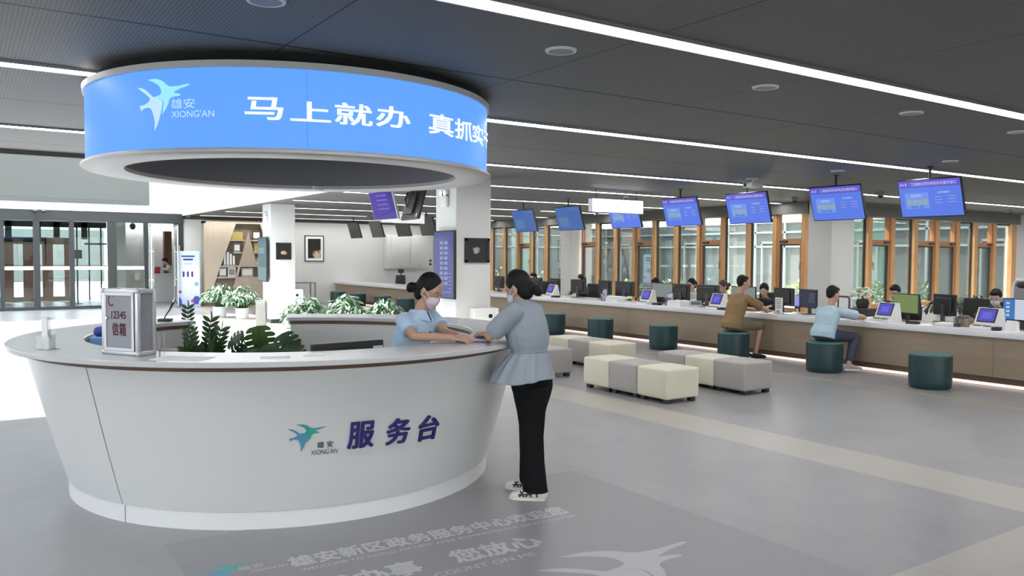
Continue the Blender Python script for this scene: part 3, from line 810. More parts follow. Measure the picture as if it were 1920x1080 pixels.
# floor graphic in front of the desk
fg = thing('floor_graphic', 'grey floor sticker with white welcome lettering in front of the desk', 'floor graphic', (0, 0, 0))
gm = MB(); gm.box(0.97, 4.05, 2.2, 5.10, 0.0006, 0.0012, 0)
gm.build('sticker', 'graphic_grey', fg)
tx = MB()
def flat(x0, y0, a=R(-2.4)):
    return lambda u, v, w=0.0: (x0+u*math.cos(a)-v*math.sin(a), y0+u*math.sin(a)+v*math.cos(a), 0.0018+w)
text_into(MB(), '雄安新区政务服务中心欢迎您', flat(2.43, 4.37), 1.87, 0.155, bold=0.025).build('lettering', 'graphic_white', fg)
text_into(MB(), 'WELCOME TO XIONG AN NEW AREA ADMINISTRATIVE SERVICE CENTER', flat(2.43, 4.235), 1.84, 0.042).build('lettering', 'graphic_white', fg)
text_into(MB(), '我办事', flat(1.80, 3.99), 0.56, 0.19, bold=0.025).build('lettering', 'graphic_white', fg)
text_into(MB(), '您放心', flat(2.58, 3.965), 0.58, 0.19, bold=0.025).build('lettering', 'graphic_white', fg)
text_into(MB(), 'YOU CAN COUNT ON ME', flat(2.18, 3.80), 1.10, 0.055).build('lettering', 'graphic_white', fg)
text_into(MB(), '雄安', flat(1.30, 4.47), 0.14, 0.06).build('lettering', 'graphic_white', fg)
text_into(MB(), "XIONG'AN", flat(1.38, 4.40), 0.20, 0.035).build('lettering', 'graphic_white', fg)

lg = MB()
poly_into(lg, bird_uv(BIRD_A, 0.30), flat(1.17, 4.47), 0); poly_into(lg, bird_uv(BIRD_B, 0.30), lambda u, v, w=0: tuple(Vector(flat(1.17, 4.47)(u, v))+Vector((0, 0, 0.0004))), 1)
lg.build('emblem', ['logo_teal', 'logo_blue'], fg)
lg = MB()
poly_into(lg, bird_uv(BIRD_A, 1.05), flat(3.05, 3.20, R(-7)), 0); poly_into(lg, bird_uv(BIRD_B, 1.05), lambda u, v, w=0: tuple(Vector(flat(3.05, 3.20, R(-7))(u, v))+Vector((0, 0, 0.0004))), 0)
lg.build('pale_bird', 'graphic_pale', fg)

# ---------------------------------------------------------------- long service counter
counter = thing('service_counter', 'long straight wood-fronted service counter with a white stone top', 'counter', (11.45, 0, 0))
MB().box(0, 0.04, -1.5, YB-0.01, 0.13, 0.665).build('front_panel', 'counter_oak', counter)
MB().box(0.02, 0.05, -1.5, YB-0.01, 0.05, 0.13).build('plinth', 'kick_brown', counter)
MB().rbox(-0.06, 0.90, -1.5, YB-0.005, 0.665, 0.75, 0.008, 2).build('worktop', 'counter_quartz', counter, True)
MB().box(0.06, 0.08, -1.5, YB-0.01, 0.0, 0.05).build('back_rail', 'white_plastic', counter)
MB().box(0.045, 0.058, -1.4, YB-0.2, 0.006, 0.040).build('kick_light', 'kick_light', counter)
for y in (3.4, 5.4, 9.0, 12.6, 16.2, 19.8, 23.4): MB().box(-0.0012, 0.0, y-0.003, y+0.003, 0.13, 0.665).build('panel_seam', 'seam_grey', counter)
for y in (0, 4.2, 8.2, 12.2, 16.2, 20.2, 24.2): MB().box(0.10, 0.85, y-0.02, y+0.02, 0, 0.665).build('leg', 'counter_oak', counter)
WT = 0.75

# ---------------------------------------------------------------- teal drum stools along the counter
st0 = None
def stool(x, y, label):
    global st0
    if st0 is None:
        st0 = thing('drum_stool', label, 'stool', (x, y, 0), 0, 'teal drum stools along the counter')
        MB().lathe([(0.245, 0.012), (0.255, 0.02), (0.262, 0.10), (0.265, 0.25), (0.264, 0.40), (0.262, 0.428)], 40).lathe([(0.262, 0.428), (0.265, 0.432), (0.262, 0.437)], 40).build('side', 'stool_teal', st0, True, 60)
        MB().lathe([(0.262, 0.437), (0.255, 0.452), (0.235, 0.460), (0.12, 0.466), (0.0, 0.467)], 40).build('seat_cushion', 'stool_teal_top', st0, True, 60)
        MB().lathe([(0.0, 0.0), (0.24, 0.0), (0.24, 0.013), (0.0, 0.013)], 40).build('base', 'black_foot', st0, True)
        return st0
    return dup(st0, (x, y, 0), 0, label)
for x, y, lab in ((10.66, 5.82, 'empty teal drum stool nearest the camera at the right end of the counter'), (10.80, 7.52, 'teal drum stool under the man in the pale blue shirt'),
                  (10.83, 9.30, 'teal drum stool under the man in the tan shirt'), (10.85, 10.98, 'empty teal drum stool behind the grey and cream cubes, second left of the tan-shirted man'),
                  (10.88, 12.82, 'empty teal drum stool third to the right of the standing woman, below the white sign'), (10.9, 14.45, 'teal drum stool just right of the standing woman'),
                  (10.9, 15.95, 'teal drum stool mostly hidden by the shoulder of the standing woman'),
                  (10.9, 21.7, 'teal drum stool beside the shoulder of the seated receptionist'), (10.9, 23.3, 'teal drum stool in the middle of the far stools'),
                  (10.9, 25.2, 'far teal drum stool, second from the far end of the counter'), (10.9, 26.9, 'teal drum stool at the far end of the counter by the white wall')):
    stool(x, y, lab)

# ---------------------------------------------------------------- cube ottomans in rows of three
oproto = {}
def ottoman(kind, x, y, label):
    if kind in oproto: return dup(oproto[kind], (x, y, 0), 0, label)
    m = 'cream_leather' if kind == 'cream' else 'grey_leather'
    t = thing('cube_ottoman', label, 'ottoman', (x, y, 0), 0, 'cream and grey cube ottomans in rows of three')
    a = 0.252
    bm = bmesh.new(); bmesh.ops.create_cube(bm, size=1)
    for v in bm.verts: v.co = Vector((v.co.x*2*a*1.07, v.co.y*2*a, 0.05+(v.co.z+0.5)*0.355))
    bmesh.ops.bevel(bm, geom=bm.edges[:], offset=0.028, segments=4, profile=0.55, affect='EDGES')
    bmesh.ops.subdivide_edges(bm, edges=[e for e in bm.edges if e.calc_length() > 0.2], cuts=5, use_grid_fill=True)
    for v in bm.verts:
        if v.co.z > 0.395: v.co.z += 0.016*(1-(v.co.x/a)**2)*(1-(v.co.y/a)**2)
        s = math.sin(PI*(v.co.z-0.05)/0.355)*0.004
        v.co.x += math.copysign(s, v.co.x); 
    MB().bm(bm).build('cushion', m, t, True, 60)
    f = MB()
    for sx in (-1, 1):
        for sy in (-1, 1):
            MB().box(sx*0.20-0.035, sx*0.20+0.035, sy*0.19-0.035, sy*0.19+0.035, 0, 0.055).build('leg', 'black_foot', t)
    MB().box(-0.19, 0.19, -0.18, 0.18, 0.035, 0.055).build('base_board', 'black_foot', t)
    oproto[kind] = t
    return t
def row(x, y0, kinds, labels):
    for k, (kd, lab) in enumerate(zip(kinds, labels)): ottoman(kd, x, y0+0.512*k, lab)
row(7.04, 7.04, ('cream', 'grey', 'cream'), ('cream cube ottoman at the near right end of the front row', 'grey cube ottoman between the two cream ones of the front row', 'cream cube ottoman at the left end of the front row'))
row(8.30, 6.96, ('grey', 'cream', 'grey'), ('large-looking grey cube ottoman at the right end of the row behind the front row', 'cream cube ottoman between two grey ones in the row behind the front row', 'grey cube ottoman at the left end of the row in front of the teal stools'))
row(7.0, 9.42, ('grey', 'cream', 'grey'), ('grey cube ottoman half hidden behind the hip of the standing woman', 'cream cube ottoman hidden behind the standing woman', 'grey cube ottoman behind the standing woman, farther end of her row'))
row(8.30, 9.50, ('cream', 'grey', 'cream'), ('cream cube ottoman right of the standing woman, near end of its row', 'grey cube ottoman right of the standing woman, middle of its row', 'cream cube ottoman just right of the waist of the standing woman'))
row(8.30, 16.6, ('grey', 'cream', 'grey'), ('far grey cube ottoman behind the back of the seated receptionist', 'far cream cube ottoman left of the seated receptionist', 'far grey cube ottoman right of the leafy planters'))
row(8.35, 19.4, ('cream', 'grey', 'cream'), ('far cream cube ottoman in front of the far teal stools', 'far grey cube ottoman in the row farthest from the camera', 'farthest cream cube ottoman beside the leafy planters'))

# ---------------------------------------------------------------- queue screens hanging over the counter
emit('screen_blue', (0.125, 0.24, 0.95), 0.82)
emit('screen_blue_mid', (0.15, 0.32, 0.86), 0.55)
emit('screen_band', (0.16, 0.14, 0.80), 0.72)
emit('screen_panel', (0.20, 0.35, 0.97), 0.85)
emit('screen_text', (0.66, 0.70, 1.0), 0.95)
emit('screen_yellow', (0.48, 0.66, 0.10), 0.75)
emit('screen_soft', (0.34, 0.42, 0.95), 0.75)
emit('screen_ink', (0.04, 0.07, 0.40), 0.5)
emit('screen_dim', (0.08, 0.165, 0.48), 0.80)
emit('screen_dim_panel', (0.11, 0.24, 0.50), 0.80)
def hang_screen(y, label, on=1, code='A13', z=2.33, x=11.2, group='queue screens hanging over the counter', yaw=0.0):
    """screen faces -x and leans forward; root at its top centre"""
    t = thing('hanging_screen', label, 'screen', (x+0.03, y, 2.828), 0, group, rot=(0, R(-17), yaw))
    W, H = 0.455, 0.55
    MB().rbox(0.0, 0.045, -W, W, -H, 0, 0.006, 1).build('casing', 'black_plastic', t, True)
    MB().box(0.045, 0.085, -0.22, 0.22, -0.42, -0.12).build('rear_box', 'dark_plastic', t)
    P = lambda d: (lambda u, v, w=0.0: (-d, -u, v))      # u to the right as seen by a customer
    sc = MB()
    b = 0.014
    def rect(mb, u0, u1, v0, v1, d, m=0): mb.add([(-d, -u0, v0), (-d, -u1, v0), (-d, -u1, v1), (-d, -u0, v1)], [(0, 1, 2, 3)], m)
    if on:
        rect(sc, -W+b, W-b, -H+b, -b, 0.001, 0)
        if on == 1:
            rect(sc, -W+b, W-b, -0.115, -b, 0.002, 1)
            rect(sc, -0.36, -0.02, -0.42, -0.19, 0.002, 2)
        else: rect(sc, -0.36, -0.02, -0.46, -0.24, 0.002, 2)
        sc.build('display', ['screen_blue', 'screen_band', 'screen_panel'] if on == 1 else ['screen_dim', 'screen_dim', 'screen_dim_panel'], t)
        tx = MB()
        if on == 1:
            tt = MB(); text_into(tt, code, lambda u, v, w=0: P(0.004)(u-0.365, v-0.066), 0.095, 0.036, 0, bold=0.01)
            text_into(tt, '工程建设项目审批综合服务窗口', lambda u, v, w=0: P(0.004)(u+0.07, v-0.066), 0.64, 0.047, 0)
            tt.build('headline', 'screen_text', t); tt = MB(); text_into(tt, '欢迎光临', lambda u, v, w=0: P(0.004)(u-0.185, v-0.325), 0.31, 0.07, 0, bold=0.015); tt.build('welcome_text', 'screen_yellow', t)
            text_into(tx, '当前窗口', lambda u, v, w=0: P(0.004)(u-0.19, v-0.232), 0.16, 0.032, 0)
            text_into(tx, '请排队 等候', lambda u, v, w=0: P(0.004)(u-0.19, v-0.395), 0.19, 0.028, 2)
            text_into(tx, '业务办理提示', lambda u, v, w=0: P(0.004)(u+0.20, v-0.200), 0.17, 0.03, 0)
            for k in range(3):
                rect(tx, 0.07, 0.17, -0.268-0.043*k, -0.254-0.043*k, 0.004, 3); rect(tx, 0.25, 0.36, -0.262-0.043*k, -0.248-0.043*k, 0.004, 3)
            tx.build('screen_text', ['screen_text', 'screen_yellow', 'screen_ink', 'screen_soft'], t)
        else:
            for q in ((-0.31, -0.08, -0.36, -0.30), (-0.40, -0.30, -0.085, -0.055), (0.1, 0.36, -0.085, -0.055)):
                tx = MB(); rect(tx, *q, 0.004, 0); tx.build('text_line', 'screen_dim_panel', t)
    else:
        rect(sc, -W+b, W-b, -H+b, -b, 0.001, 0); sc.build('display', 'screen_off', t)
    # pole to the ceiling, counter-rotated so that it stays upright
    pm = Matrix.Rotation(R(17), 4, 'Y')
    MB().cyl((0.06, 0, -0.06), (0.06, 0, 0.165), 0.018, M=pm).cyl((0.06, 0, 0.157), (0.06, 0, 0.167), 0.04, M=pm).build('ceiling_pole', 'black_plastic', t, True)
    return t
for y, on, lab, code in ((6.24, 1, 'blue queue screen at the right end of the hanging row, nearest the camera', 'A13'), (7.72, 1, 'blue queue screen, second from the right of the hanging row', 'A12'),
                   (9.45, 1, 'blue queue screen, third from the right of the hanging row', 'A11'), (11.02, 1, 'blue queue screen just right of the white hanging sign', 'A10'),
                   (12.62, 1, 'blue queue screen half hidden behind the white hanging sign', 'A09'), (14.45, 2, 'dim blue queue screen just left of the white hanging sign', ''),
                   (16.2, 2, 'dim blue queue screen next to the near column, leftmost of the lit row', ''),
                   (21.15, 0, 'switched-off grey screen nearest the tall wall display, largest of the dark ones', ''), (22.75, 0, 'switched-off grey screen above the white wall cabinet', ''),
                   (24.65, 0, 'switched-off grey screen, second from the far wall', ''), (26.45, 0, 'switched-off grey screen nearest the far wall', '')):
    hang_screen(y, lab, on, code)

# back-to-back pair hanging near the column: purple screen and the black back of another
emit('screen_purple', (0.075, 0.03, 0.42), 0.75)
emit('screen_purple_dark', (0.04, 0.012, 0.36), 0.75)
emit('screen_purple_text', (0.20, 0.16, 0.66), 0.9)
t = thing('hanging_screen', 'purple hanging screen below the round display, beside a black screen back', 'screen', (6.58, 14.2, 2.93), 0, rot=(0, R(-15), R(2)))
MB().rbox(0.0, 0.05, -0.48, 0.48, -0.56, 0, 0.006, 1).build('casing', 'aluminium', t, True)
sc = MB(); sc.add([(-0.002, 0.465, -0.545), (-0.002, -0.465, -0.545), (-0.002, -0.465, -0.015), (-0.002, 0.465, -0.015)], [(0, 1, 2, 3)])
sc.add([(-0.003, -0.465, -0.40), (-0.003, -0.465, -0.015), (-0.003, -0.20, -0.015), (-0.003, -0.30, -0.36), (-0.003, 0.2, -0.48), (-0.003, 0.42, -0.36), (-0.003, 0.25, -0.50)], [(0, 1, 2, 3, 4, 5, 6)], 1)
for k in range(4): sc.add([(-0.004, 0.20, -0.10-0.085*k), (-0.004, -0.22, -0.10-0.085*k), (-0.004, -0.22, -0.08-0.085*k), (-0.004, 0.20, -0.08-0.085*k)], [(0, 1, 2, 3)], 2)
sc.build('display', ['screen_purple', 'screen_purple_dark', 'screen_purple_text'], t)
MB().cyl((0.08, 0, -0.05), (0.08, 0, 0.07), 0.02, M=Matrix.Rotation(R(15), 4, 'Y')).build('ceiling_pole', 'black_plastic', t, True)
t = thing('hanging_screen', 'black back of a hanging screen, right of the purple one', 'screen', (7.14, 13.72, 2.93), 0, rot=(0, R(15), R(-8)))
MB().rbox(-0.03, 0.02, -0.48, 0.48, -0.56, 0, 0.006, 1).build('casing', 'black_plastic', t, True)
MB().rbox(-0.075, -0.03, -0.16, 0.30, -0.46, -0.10, 0.01, 1).build('rear_box', 'dark_plastic', t, True)
MB().tube([(-0.08, -0.2, -0.05), (-0.14, -0.1, -0.2), (-0.1, 0.05, -0.35), (-0.13, 0.2, -0.2), (-0.09, 0.3, -0.04)], 0.012, 8).build('cable', 'black_plastic', t, True)
MB().rbox(-0.045, -0.03, -0.42, -0.38, -0.53, -0.47, 0.003, 1).build('sticker', 'white_plastic', t)
MB().cyl((-0.10, 0, -0.05), (-0.10, 0, 0.07), 0.025, M=Matrix.Rotation(-R(15), 4, 'Y')).build('ceiling_pole', 'black_plastic', t, True)

def light_sign(x0, x1, y, z0, z1, label, lit=True):
    t = thing('light_box_sign', label, 'sign', ((x0+x1)/2, y, z0))
    L = (x1-x0)/2; h = z1-z0
    MB().box(-L, L, -0.05, 0.05, 0, 0.012).box(-L, L, -0.05, 0.05, h-0.012, h).box(-L, -L+0.012, -0.05, 0.05, 0, h).box(L-0.012, L, -0.05, 0.05, 0, h).build('frame', 'aluminium', t)
    p = MB().box(-L+0.012, L-0.012, -0.046, 0.046, 0.012, h-0.012); p.build('light_panel', 'sign_white' if lit else 'white_gloss', t)
    for sx in (-1, 1): MB().cyl((sx*L*0.78, 0, h), (sx*L*0.78, 0, CEIL-z0), 0.006).build('rod', 'black_plastic', t, True)
light_sign(9.90, 11.22, 12.0, 2.555, 2.825, 'brightly lit blank white sign hanging between the blue screens')
light_sign(8.95, 10.20, 19.25, 2.555, 2.815, 'white hanging sign below the purple screen', False)

# ---------------------------------------------------------------- things standing on the long counter
def monitor(x, y, rz, label, front=None, w=0.51, h=0.32, tilt=0.0, z=WT, group='computer monitors on the counter', keys=False):
    """front faces local -x; rz = 0 shows its screen to the customers"""
    t = thing('computer_monitor', label, 'monitor', (x, y, z), rz, group)
    z0 = 0.105
    MB().rbox(-0.10, 0.10, -0.13, 0.13, 0, 0.012, 0.004, 1).build('base', 'dark_plastic', t, True)
    MB().rbox(0.005, 0.04, -0.035, 0.035, 0.01, z0+0.16, 0.005, 1).build('stand', 'dark_plastic', t, True)
    MB().rbox(-0.025, 0.005, -w/2, w/2, z0, z0+h, 0.006, 1).rbox(0.005, 0.03, -w/2*0.7, w/2*0.7, z0+0.05, z0+h-0.05, 0.01, 1).build('casing', 'black_plastic', t, True)
    s = MB(); b = 0.015
    def rect(u0, u1, v0, v1, d, m): s.add([(-0.0255-d, -u0, v0), (-0.0255-d, -u1, v0), (-0.0255-d, -u1, v1), (-0.0255-d, -u0, v1)], [(0, 1, 2, 3)], m)
    rect(-w/2+b, w/2-b, z0+b+0.012, z0+h-b, 0.001, 0)
    mats = {'green': ['desktop_green'], 'dark': ['desktop_dark', 'desktop_dark_text'], 'grey': ['desktop_grey'], 'blue': ['desktop_blue', 'desktop_icon', 'desktop_window']}.get(front, ['screen_off'])
    if front == 'dark':
        for k in range(5): rect(0.02+0.01*k, 0.20, z0+0.10+0.035*k, z0+0.112+0.035*k, 0.002, 1)
    if front == 'blue':
        rect(-w/2+0.17, w/2-b, z0+0.03, z0+h-b, 0.002, 2)
        for k in range(4): rect(-w/2+0.05, -w/2+0.10, z0+0.07+0.055*k, z0+0.10+0.055*k, 0.002, 1)
    s.build('display', mats, t)
    return t
emit('desktop_green', (0.20, 0.27, 0.10), 0.85)
emit('desktop_dark', (0.035, 0.04, 0.07), 0.8)
emit('desktop_dark_text', (0.14, 0.15, 0.20), 0.8)
emit('desktop_grey', (0.30, 0.33, 0.33), 0.7)
emit('desktop_blue', (0.05, 0.20, 0.50), 0.9)
emit('desktop_icon', (0.45, 0.62, 0.80), 0.9)
emit('desktop_window', (0.60, 0.66, 0.78), 0.9)
emit('tablet_blue', (0.10, 0.09, 0.62), 0.85)
emit('tablet_text', (0.24, 0.24, 0.85), 0.9)
for x, y, rz, lab, fr in (
    (12.05, 18.4, PI-0.1, 'black monitor back at the left edge of the counter view, beside the near column', None),
    (12.05, 16.75, PI+0.15, 'black monitor back just right of the standing woman\'s bun', None),
    (12.10, 16.0, PI-0.15, 'black monitor back left of the plain far column', None),
    (12.05, 15.02, PI+0.1, 'black monitor back in front of the plain far column', None),
    (12.10, 14.12, PI-0.1, 'black monitor back behind the leftmost clear leaflet holder', None),
    (12.05, 13.4, PI+0.2, 'black monitor back between the leaflet holder and a blue terminal', None),
    (12.15, 12.33, 0.25, 'monitor with a pale grey lit screen facing the hall', 'grey'),
    (12.05, 11.7, PI-0.15, 'black monitor back behind the stack of white papers', None),
    (12.10, 11.05, PI+0.15, 'black monitor back left of the terminal beside the tan-shirted man', None),
    (12.15, 10.2, 0.2, 'grey lit monitor partly hidden by the tan-shirted man', 'grey'),
    (12.2, 9.35, PI-0.2, 'black monitor back right of the tan-shirted man, behind the notice stand', None),
    (12.05, 8.72, -0.35, 'monitor with a dark lit screen left of the pale-blue-shirted man', 'dark'),
    (12.05, 6.97, -0.25, 'monitor with a plain green screen at the right part of the counter', 'green'),
    (12.35, 6.55, PI-0.45, 'slim black monitor turned away, right behind the green-screened one', None),
    (12.0, 5.30, -0.10, 'monitor showing a blue desktop at the right edge of the picture', 'blue')):
    monitor(x, y, rz, lab, fr)

term0 = None
def terminal(x, y, rz, label):
    """white self-service terminal: wedge body, tilted blue tablet, card slots"""
    global term0
    if term0 is not None: return dup(term0, (x, y, WT), rz, label)
    t = thing('service_terminal', label, 'terminal', (x, y, WT), rz, 'white terminals with blue tablets on the counter')
    m = MB()
    prof = [(-0.16, 0), (-0.16, 0.035), (-0.075, 0.055), (0.02, 0.285), (0.075, 0.285), (0.13, 0.0)]
    m.prism([(a, b) for a, b in prof], lambda u, v, w: (u, w-0.17, v), 0.34); m.build('body', 'white_gloss', t)
    k = Vector((0.095, 0, 0.23)).normalized(); nrm = Vector((-k.z, 0, k.x))
    o0 = Vector((-0.075, 0, 0.055))
    def P(u, s, d): return o0+k*s+nrm*d+Vector((0, -u, 0))
    def slab(mb, u0, u1, s0, s1, d0, d1, mi=0):
        mb.add([P(u0, s0, d0), P(u1, s0, d0), P(u1, s1, d0), P(u0, s1, d0), P(u0, s0, d1), P(u1, s0, d1), P(u1, s1, d1), P(u0, s1, d1)], [(0,3,2,1),(4,5,6,7),(0,1,5,4),(1,2,6,5),(2,3,7,6),(3,0,4,7)], mi)
    b = MB(); slab(b, -0.135, 0.135, 0.035, 0.235, 0.0, 0.012); b.build('tablet', 'black_plastic', t)
    s = MB(); slab(s, -0.12, 0.12, 0.05, 0.22, 0.012, 0.0135, 0)
    for q in range(3): slab(s, -0.07, 0.07, 0.10+0.03*q, 0.11+0.03*q, 0.0136, 0.014, 1)
    s.build('display', ['tablet_blue', 'tablet_text'], t)
    MB().box(-0.155, -0.10, -0.13, -0.03, 0.041, 0.050).box(-0.155, -0.10, 0.02, 0.12, 0.041, 0.050).build('card_slot', 'black_plastic', t)
    MB().rbox(0.01, 0.05, -0.03, 0.03, 0.285, 0.315, 0.006, 1).build('camera_eye', 'black_plastic', t, True)
    term0 = t; return t
for x, y, rz, lab in ((11.80, 15.72, -0.15, 'white terminal with a blue tablet just right of the standing woman, leftmost of its kind'), (11.78, 12.40, -0.15, 'white terminal with a blue tablet below the blue screen right of the white sign'),
                      (11.78, 10.50, -0.15, 'white terminal with a blue tablet left of the tan-shirted man'), (11.80, 7.14, -0.2, 'white terminal with a blue tablet left of the green-screened monitor'),
                      (11.80, 5.64, -0.2, 'white terminal with a blue tablet left of the blue desktop monitor')):
    terminal(x, y, rz, lab)

holder0 = None
def leaflet_holder(x, y, label):
    global holder0
    if holder0 is not None: return dup(holder0, (x, y, WT), -0.3, label)
    t = thing('leaflet_holder', label, 'holder', (x, y, WT), -0.3, 'clear leaflet holders on the counter')
    MB().box(-0.02, -0.016, -0.13, 0.13, 0, 0.16).box(0.06, 0.064, -0.13, 0.13, 0, 0.26).box(-0.02, 0.064, -0.13, -0.126, 0, 0.18).box(-0.02, 0.064, 0.126, 0.13, 0, 0.18).box(-0.04, 0.10, -0.13, 0.13, 0, 0.004).build('case', 'acrylic', t)
    MB().box(0.01, 0.03, -0.115, 0.0, 0.006, 0.24).box(0.03, 0.045, 0.005, 0.115, 0.006, 0.21).build('leaflets', 'paper_blue', t)
    holder0 = t; return t
leaflet_holder(11.72, 13.72, 'clear acrylic leaflet holder left of a white paper tray, farther of two')
leaflet_holder(11.72, 11.72, 'clear acrylic leaflet holder beside the stack of white papers')
def tray(x, y, label):
    t = thing('paper_tray', label, 'paper tray', (x, y, WT), 0.05, 'paper piles on the counter')
    MB().box(-0.15, 0.15, -0.17, 0.17, 0, 0.01).box(-0.15, -0.14, -0.17, 0.17, 0.01, 0.10).box(0.14, 0.15, -0.17, 0.17, 0.01, 0.10).build('box', 'white_plastic', t)
    m = MB()
    for k in range(6): m.box(-0.135+0.004*(k % 2), 0.135, -0.16+0.006*(k % 3), 0.155, 0.012+0.018*k, 0.027+0.018*k)
    m.build('sheets', 'paper', t)
tray(11.62, 13.18, 'white paper tray in front of the black monitors, farther from the camera')
tray(11.62, 11.35, 'thick white stack of papers on the counter left of the tan-shirted man')

t = thing('notice_stand', 'white upright notice card in front of the tan-shirted man', 'notice', (11.62, 9.0, WT), -0.3)
MB().box(-0.005, 0.005, -0.10, 0.10, 0.0, 0.28).build('card', 'paper', t)
m = MB()
for k in range(5): m.box(-0.0065, -0.0055, -0.075, 0.075, 0.24-0.035*k, 0.252-0.035*k)
for k, h in enumerate((0.02, 0.035, 0.05, 0.03)): m.box(-0.0065, -0.0055, -0.04+0.025*k, -0.022+0.025*k, 0.02, 0.02+h)
m.build('print', 'ink_grey', t)
MB().box(-0.04, 0.05, -0.10, 0.10, 0, 0.006).build('foot', 'acrylic', t)
t = thing('face_terminal', 'small upright phone-like terminal with a pale blue screen beside the notice card', 'terminal', (11.75, 8.72, WT), -0.25)
MB().rbox(-0.05, 0.05, -0.055, 0.055, 0, 0.015, 0.004, 1).build('base', 'white_plastic', t, True)
MB().cyl((0, 0, 0.015), (0, 0, 0.12), 0.014).build('post', 'white_plastic', t, True)
MB().rbox(-0.015, 0.015, -0.065, 0.065, 0.10, 0.34, 0.008, 1).build('casing', 'dark_plastic', t, True)
emit('phone_blue', (0.32, 0.38, 0.85), 0.85)
MB().box(-0.0165, -0.0152, -0.055, 0.055, 0.15, 0.33).build('display', 'phone_blue', t)
t = thing('scanner_frame', 'black arched frame standing on the counter right of the pale-blue-shirted man', 'stand', (11.95, 7.98, WT), -0.3)
MB().tube([(0, -0.13, 0), (0, -0.13, 0.30), (0, -0.10, 0.335), (0, 0.10, 0.335), (0, 0.13, 0.30), (0, 0.13, 0)], 0.016, 10).build('arch', 'dark_plastic', t, True)
MB().rbox(-0.08, 0.08, -0.15, 0.15, 0, 0.014, 0.004, 1).build('base', 'dark_plastic', t, True)
MB().box(-0.004, 0.004, -0.115, 0.115, 0.03, 0.315).build('panel', 'white_plastic', t)
def small_box(name, x, y, rz, dx, dy, dz, m, label, cat, z=WT):
    o = MB().rbox(-dx, dx, -dy, dy, 0, dz, min(dx, dy, dz)*0.2, 2).build(name, m, None, True, loc=(x, y, z), rot=(0, 0, rz))
    tag(o, label, cat); return o
small_box('card_reader', 11.62, 11.95, 0.1, 0.06, 0.09, 0.045, 'black_plastic', 'small black card reader between a terminal and a leaflet holder', 'card reader')
small_box('card_reader', 11.60, 10.22, 0.1, 0.06, 0.09, 0.045, 'black_plastic', 'small black card reader just left of the tan-shirted man', 'card reader')
small_box('card_reader', 11.60, 15.3, 0.1, 0.06, 0.10, 0.045, 'black_plastic', 'small black card reader right of the leftmost terminal', 'card reader')
small_box('card_reader', 11.62, 6.62, 0.1, 0.05, 0.09, 0.04, 'black_plastic', 'small black card reader in front of the green-screened monitor', 'card reader')
small_box('card_reader', 11.56, 5.42, 0.1, 0.06, 0.05, 0.05, 'black_plastic', 'small black card reader in front of the blue desktop monitor', 'card reader')
t = thing('notice_stand', 'small white folded card at the right end of the counter', 'notice', (11.50, 5.20, WT), -0.2)
MB().prism([(-0.05, 0), (0.0, 0.15), (0.006, 0.15), (0.06, 0)], lambda u, v, w: (u, w-0.075, v), 0.15).build('card', 'paper', t)
t = thing('tissue_box', 'tan box with a dark lid between the two right terminals', 'box', (11.85, 6.0, WT), -0.2)
MB().rbox(-0.07, 0.07, -0.12, 0.12, 0, 0.12, 0.008, 1).build('box', 'counter_oak', t, True)
MB().lathe([(0.0, 0.165), (0.06, 0.155), (0.10, 0.13), (0.105, 0.12), (0.0, 0.12)], 20).build('lid', 'dark_plastic', t, True)
t = thing('pen_stand', 'pen on a small base in front of the pale-blue-shirted man', 'pen', (11.62, 7.58, WT))
MB().lathe([(0.0, 0.0), (0.035, 0.0), (0.03, 0.015), (0.012, 0.02), (0.0, 0.02)], 16).build('base', 'white_plastic', t, True)
MB().cyl((0, 0, 0.015), (0.03, 0.01, 0.15), 0.005, n=8).build('pen', 'white_plastic', t, True)
t = thing('pen_stand', 'small dark pen holder left of the rightmost terminal', 'pen', (11.70, 6.02, WT))
MB().lathe([(0.0, 0.0), (0.045, 0.0), (0.04, 0.05), (0.0, 0.05)], 16).build('base', 'dark_plastic', t, True)
MB().cyl((0, 0, 0.03), (-0.02, 0.01, 0.17), 0.005, n=8).cyl((0.01, 0, 0.03), (0.03, -0.01, 0.16), 0.005, n=8).build('pen', 'black_plastic', t, True)
for x, y, lab in ((11.95, 6.25, 'white document tray lying right of the green-screened monitor'), (11.95, 7.4, 'flat white papers beside the terminal left of the green-screened monitor')):
    small_box('paper_pile', x, y, 0.1, 0.12, 0.16, 0.03, 'paper', lab, 'papers')
# black kiosk cabinet with a vase of pale flowers behind the counter
t = thing('black_vase', 'dark vase of pale green-white flowers right of the seated man in pale blue', 'vase of flowers', (12.75, 8.16, 0.0))
MB().rbox(-0.14, 0.14, -0.16, 0.16, 0, 0.86, 0.01, 1).build('pedestal', 'dark_plastic', t, True)
MB().lathe([(0.0, 0.86), (0.085, 0.86), (0.11, 0.95), (0.09, 1.02), (0.075, 1.02), (0.0, 1.0)], 20).build('pot', 'black_plastic', t, True)
fl = MB(); rnd = random.Random(3)
for k in range(150):
    a = rnd.uniform(0, 2*PI); e = rnd.uniform(-0.05, 1.3); r = 0.20*rnd.uniform(0.75, 1.0)
    c = Vector((r*math.cos(e)*math.cos(a), r*math.cos(e)*math.sin(a), 1.06+r*0.8*math.sin(e)))
    fl.ell(c, (0.026, 0.026, 0.02), n=6, m=0 if rnd.random() < 0.72 else 1)
fl.build('blossoms', ['petal_white', 'leaf_pale'], t)

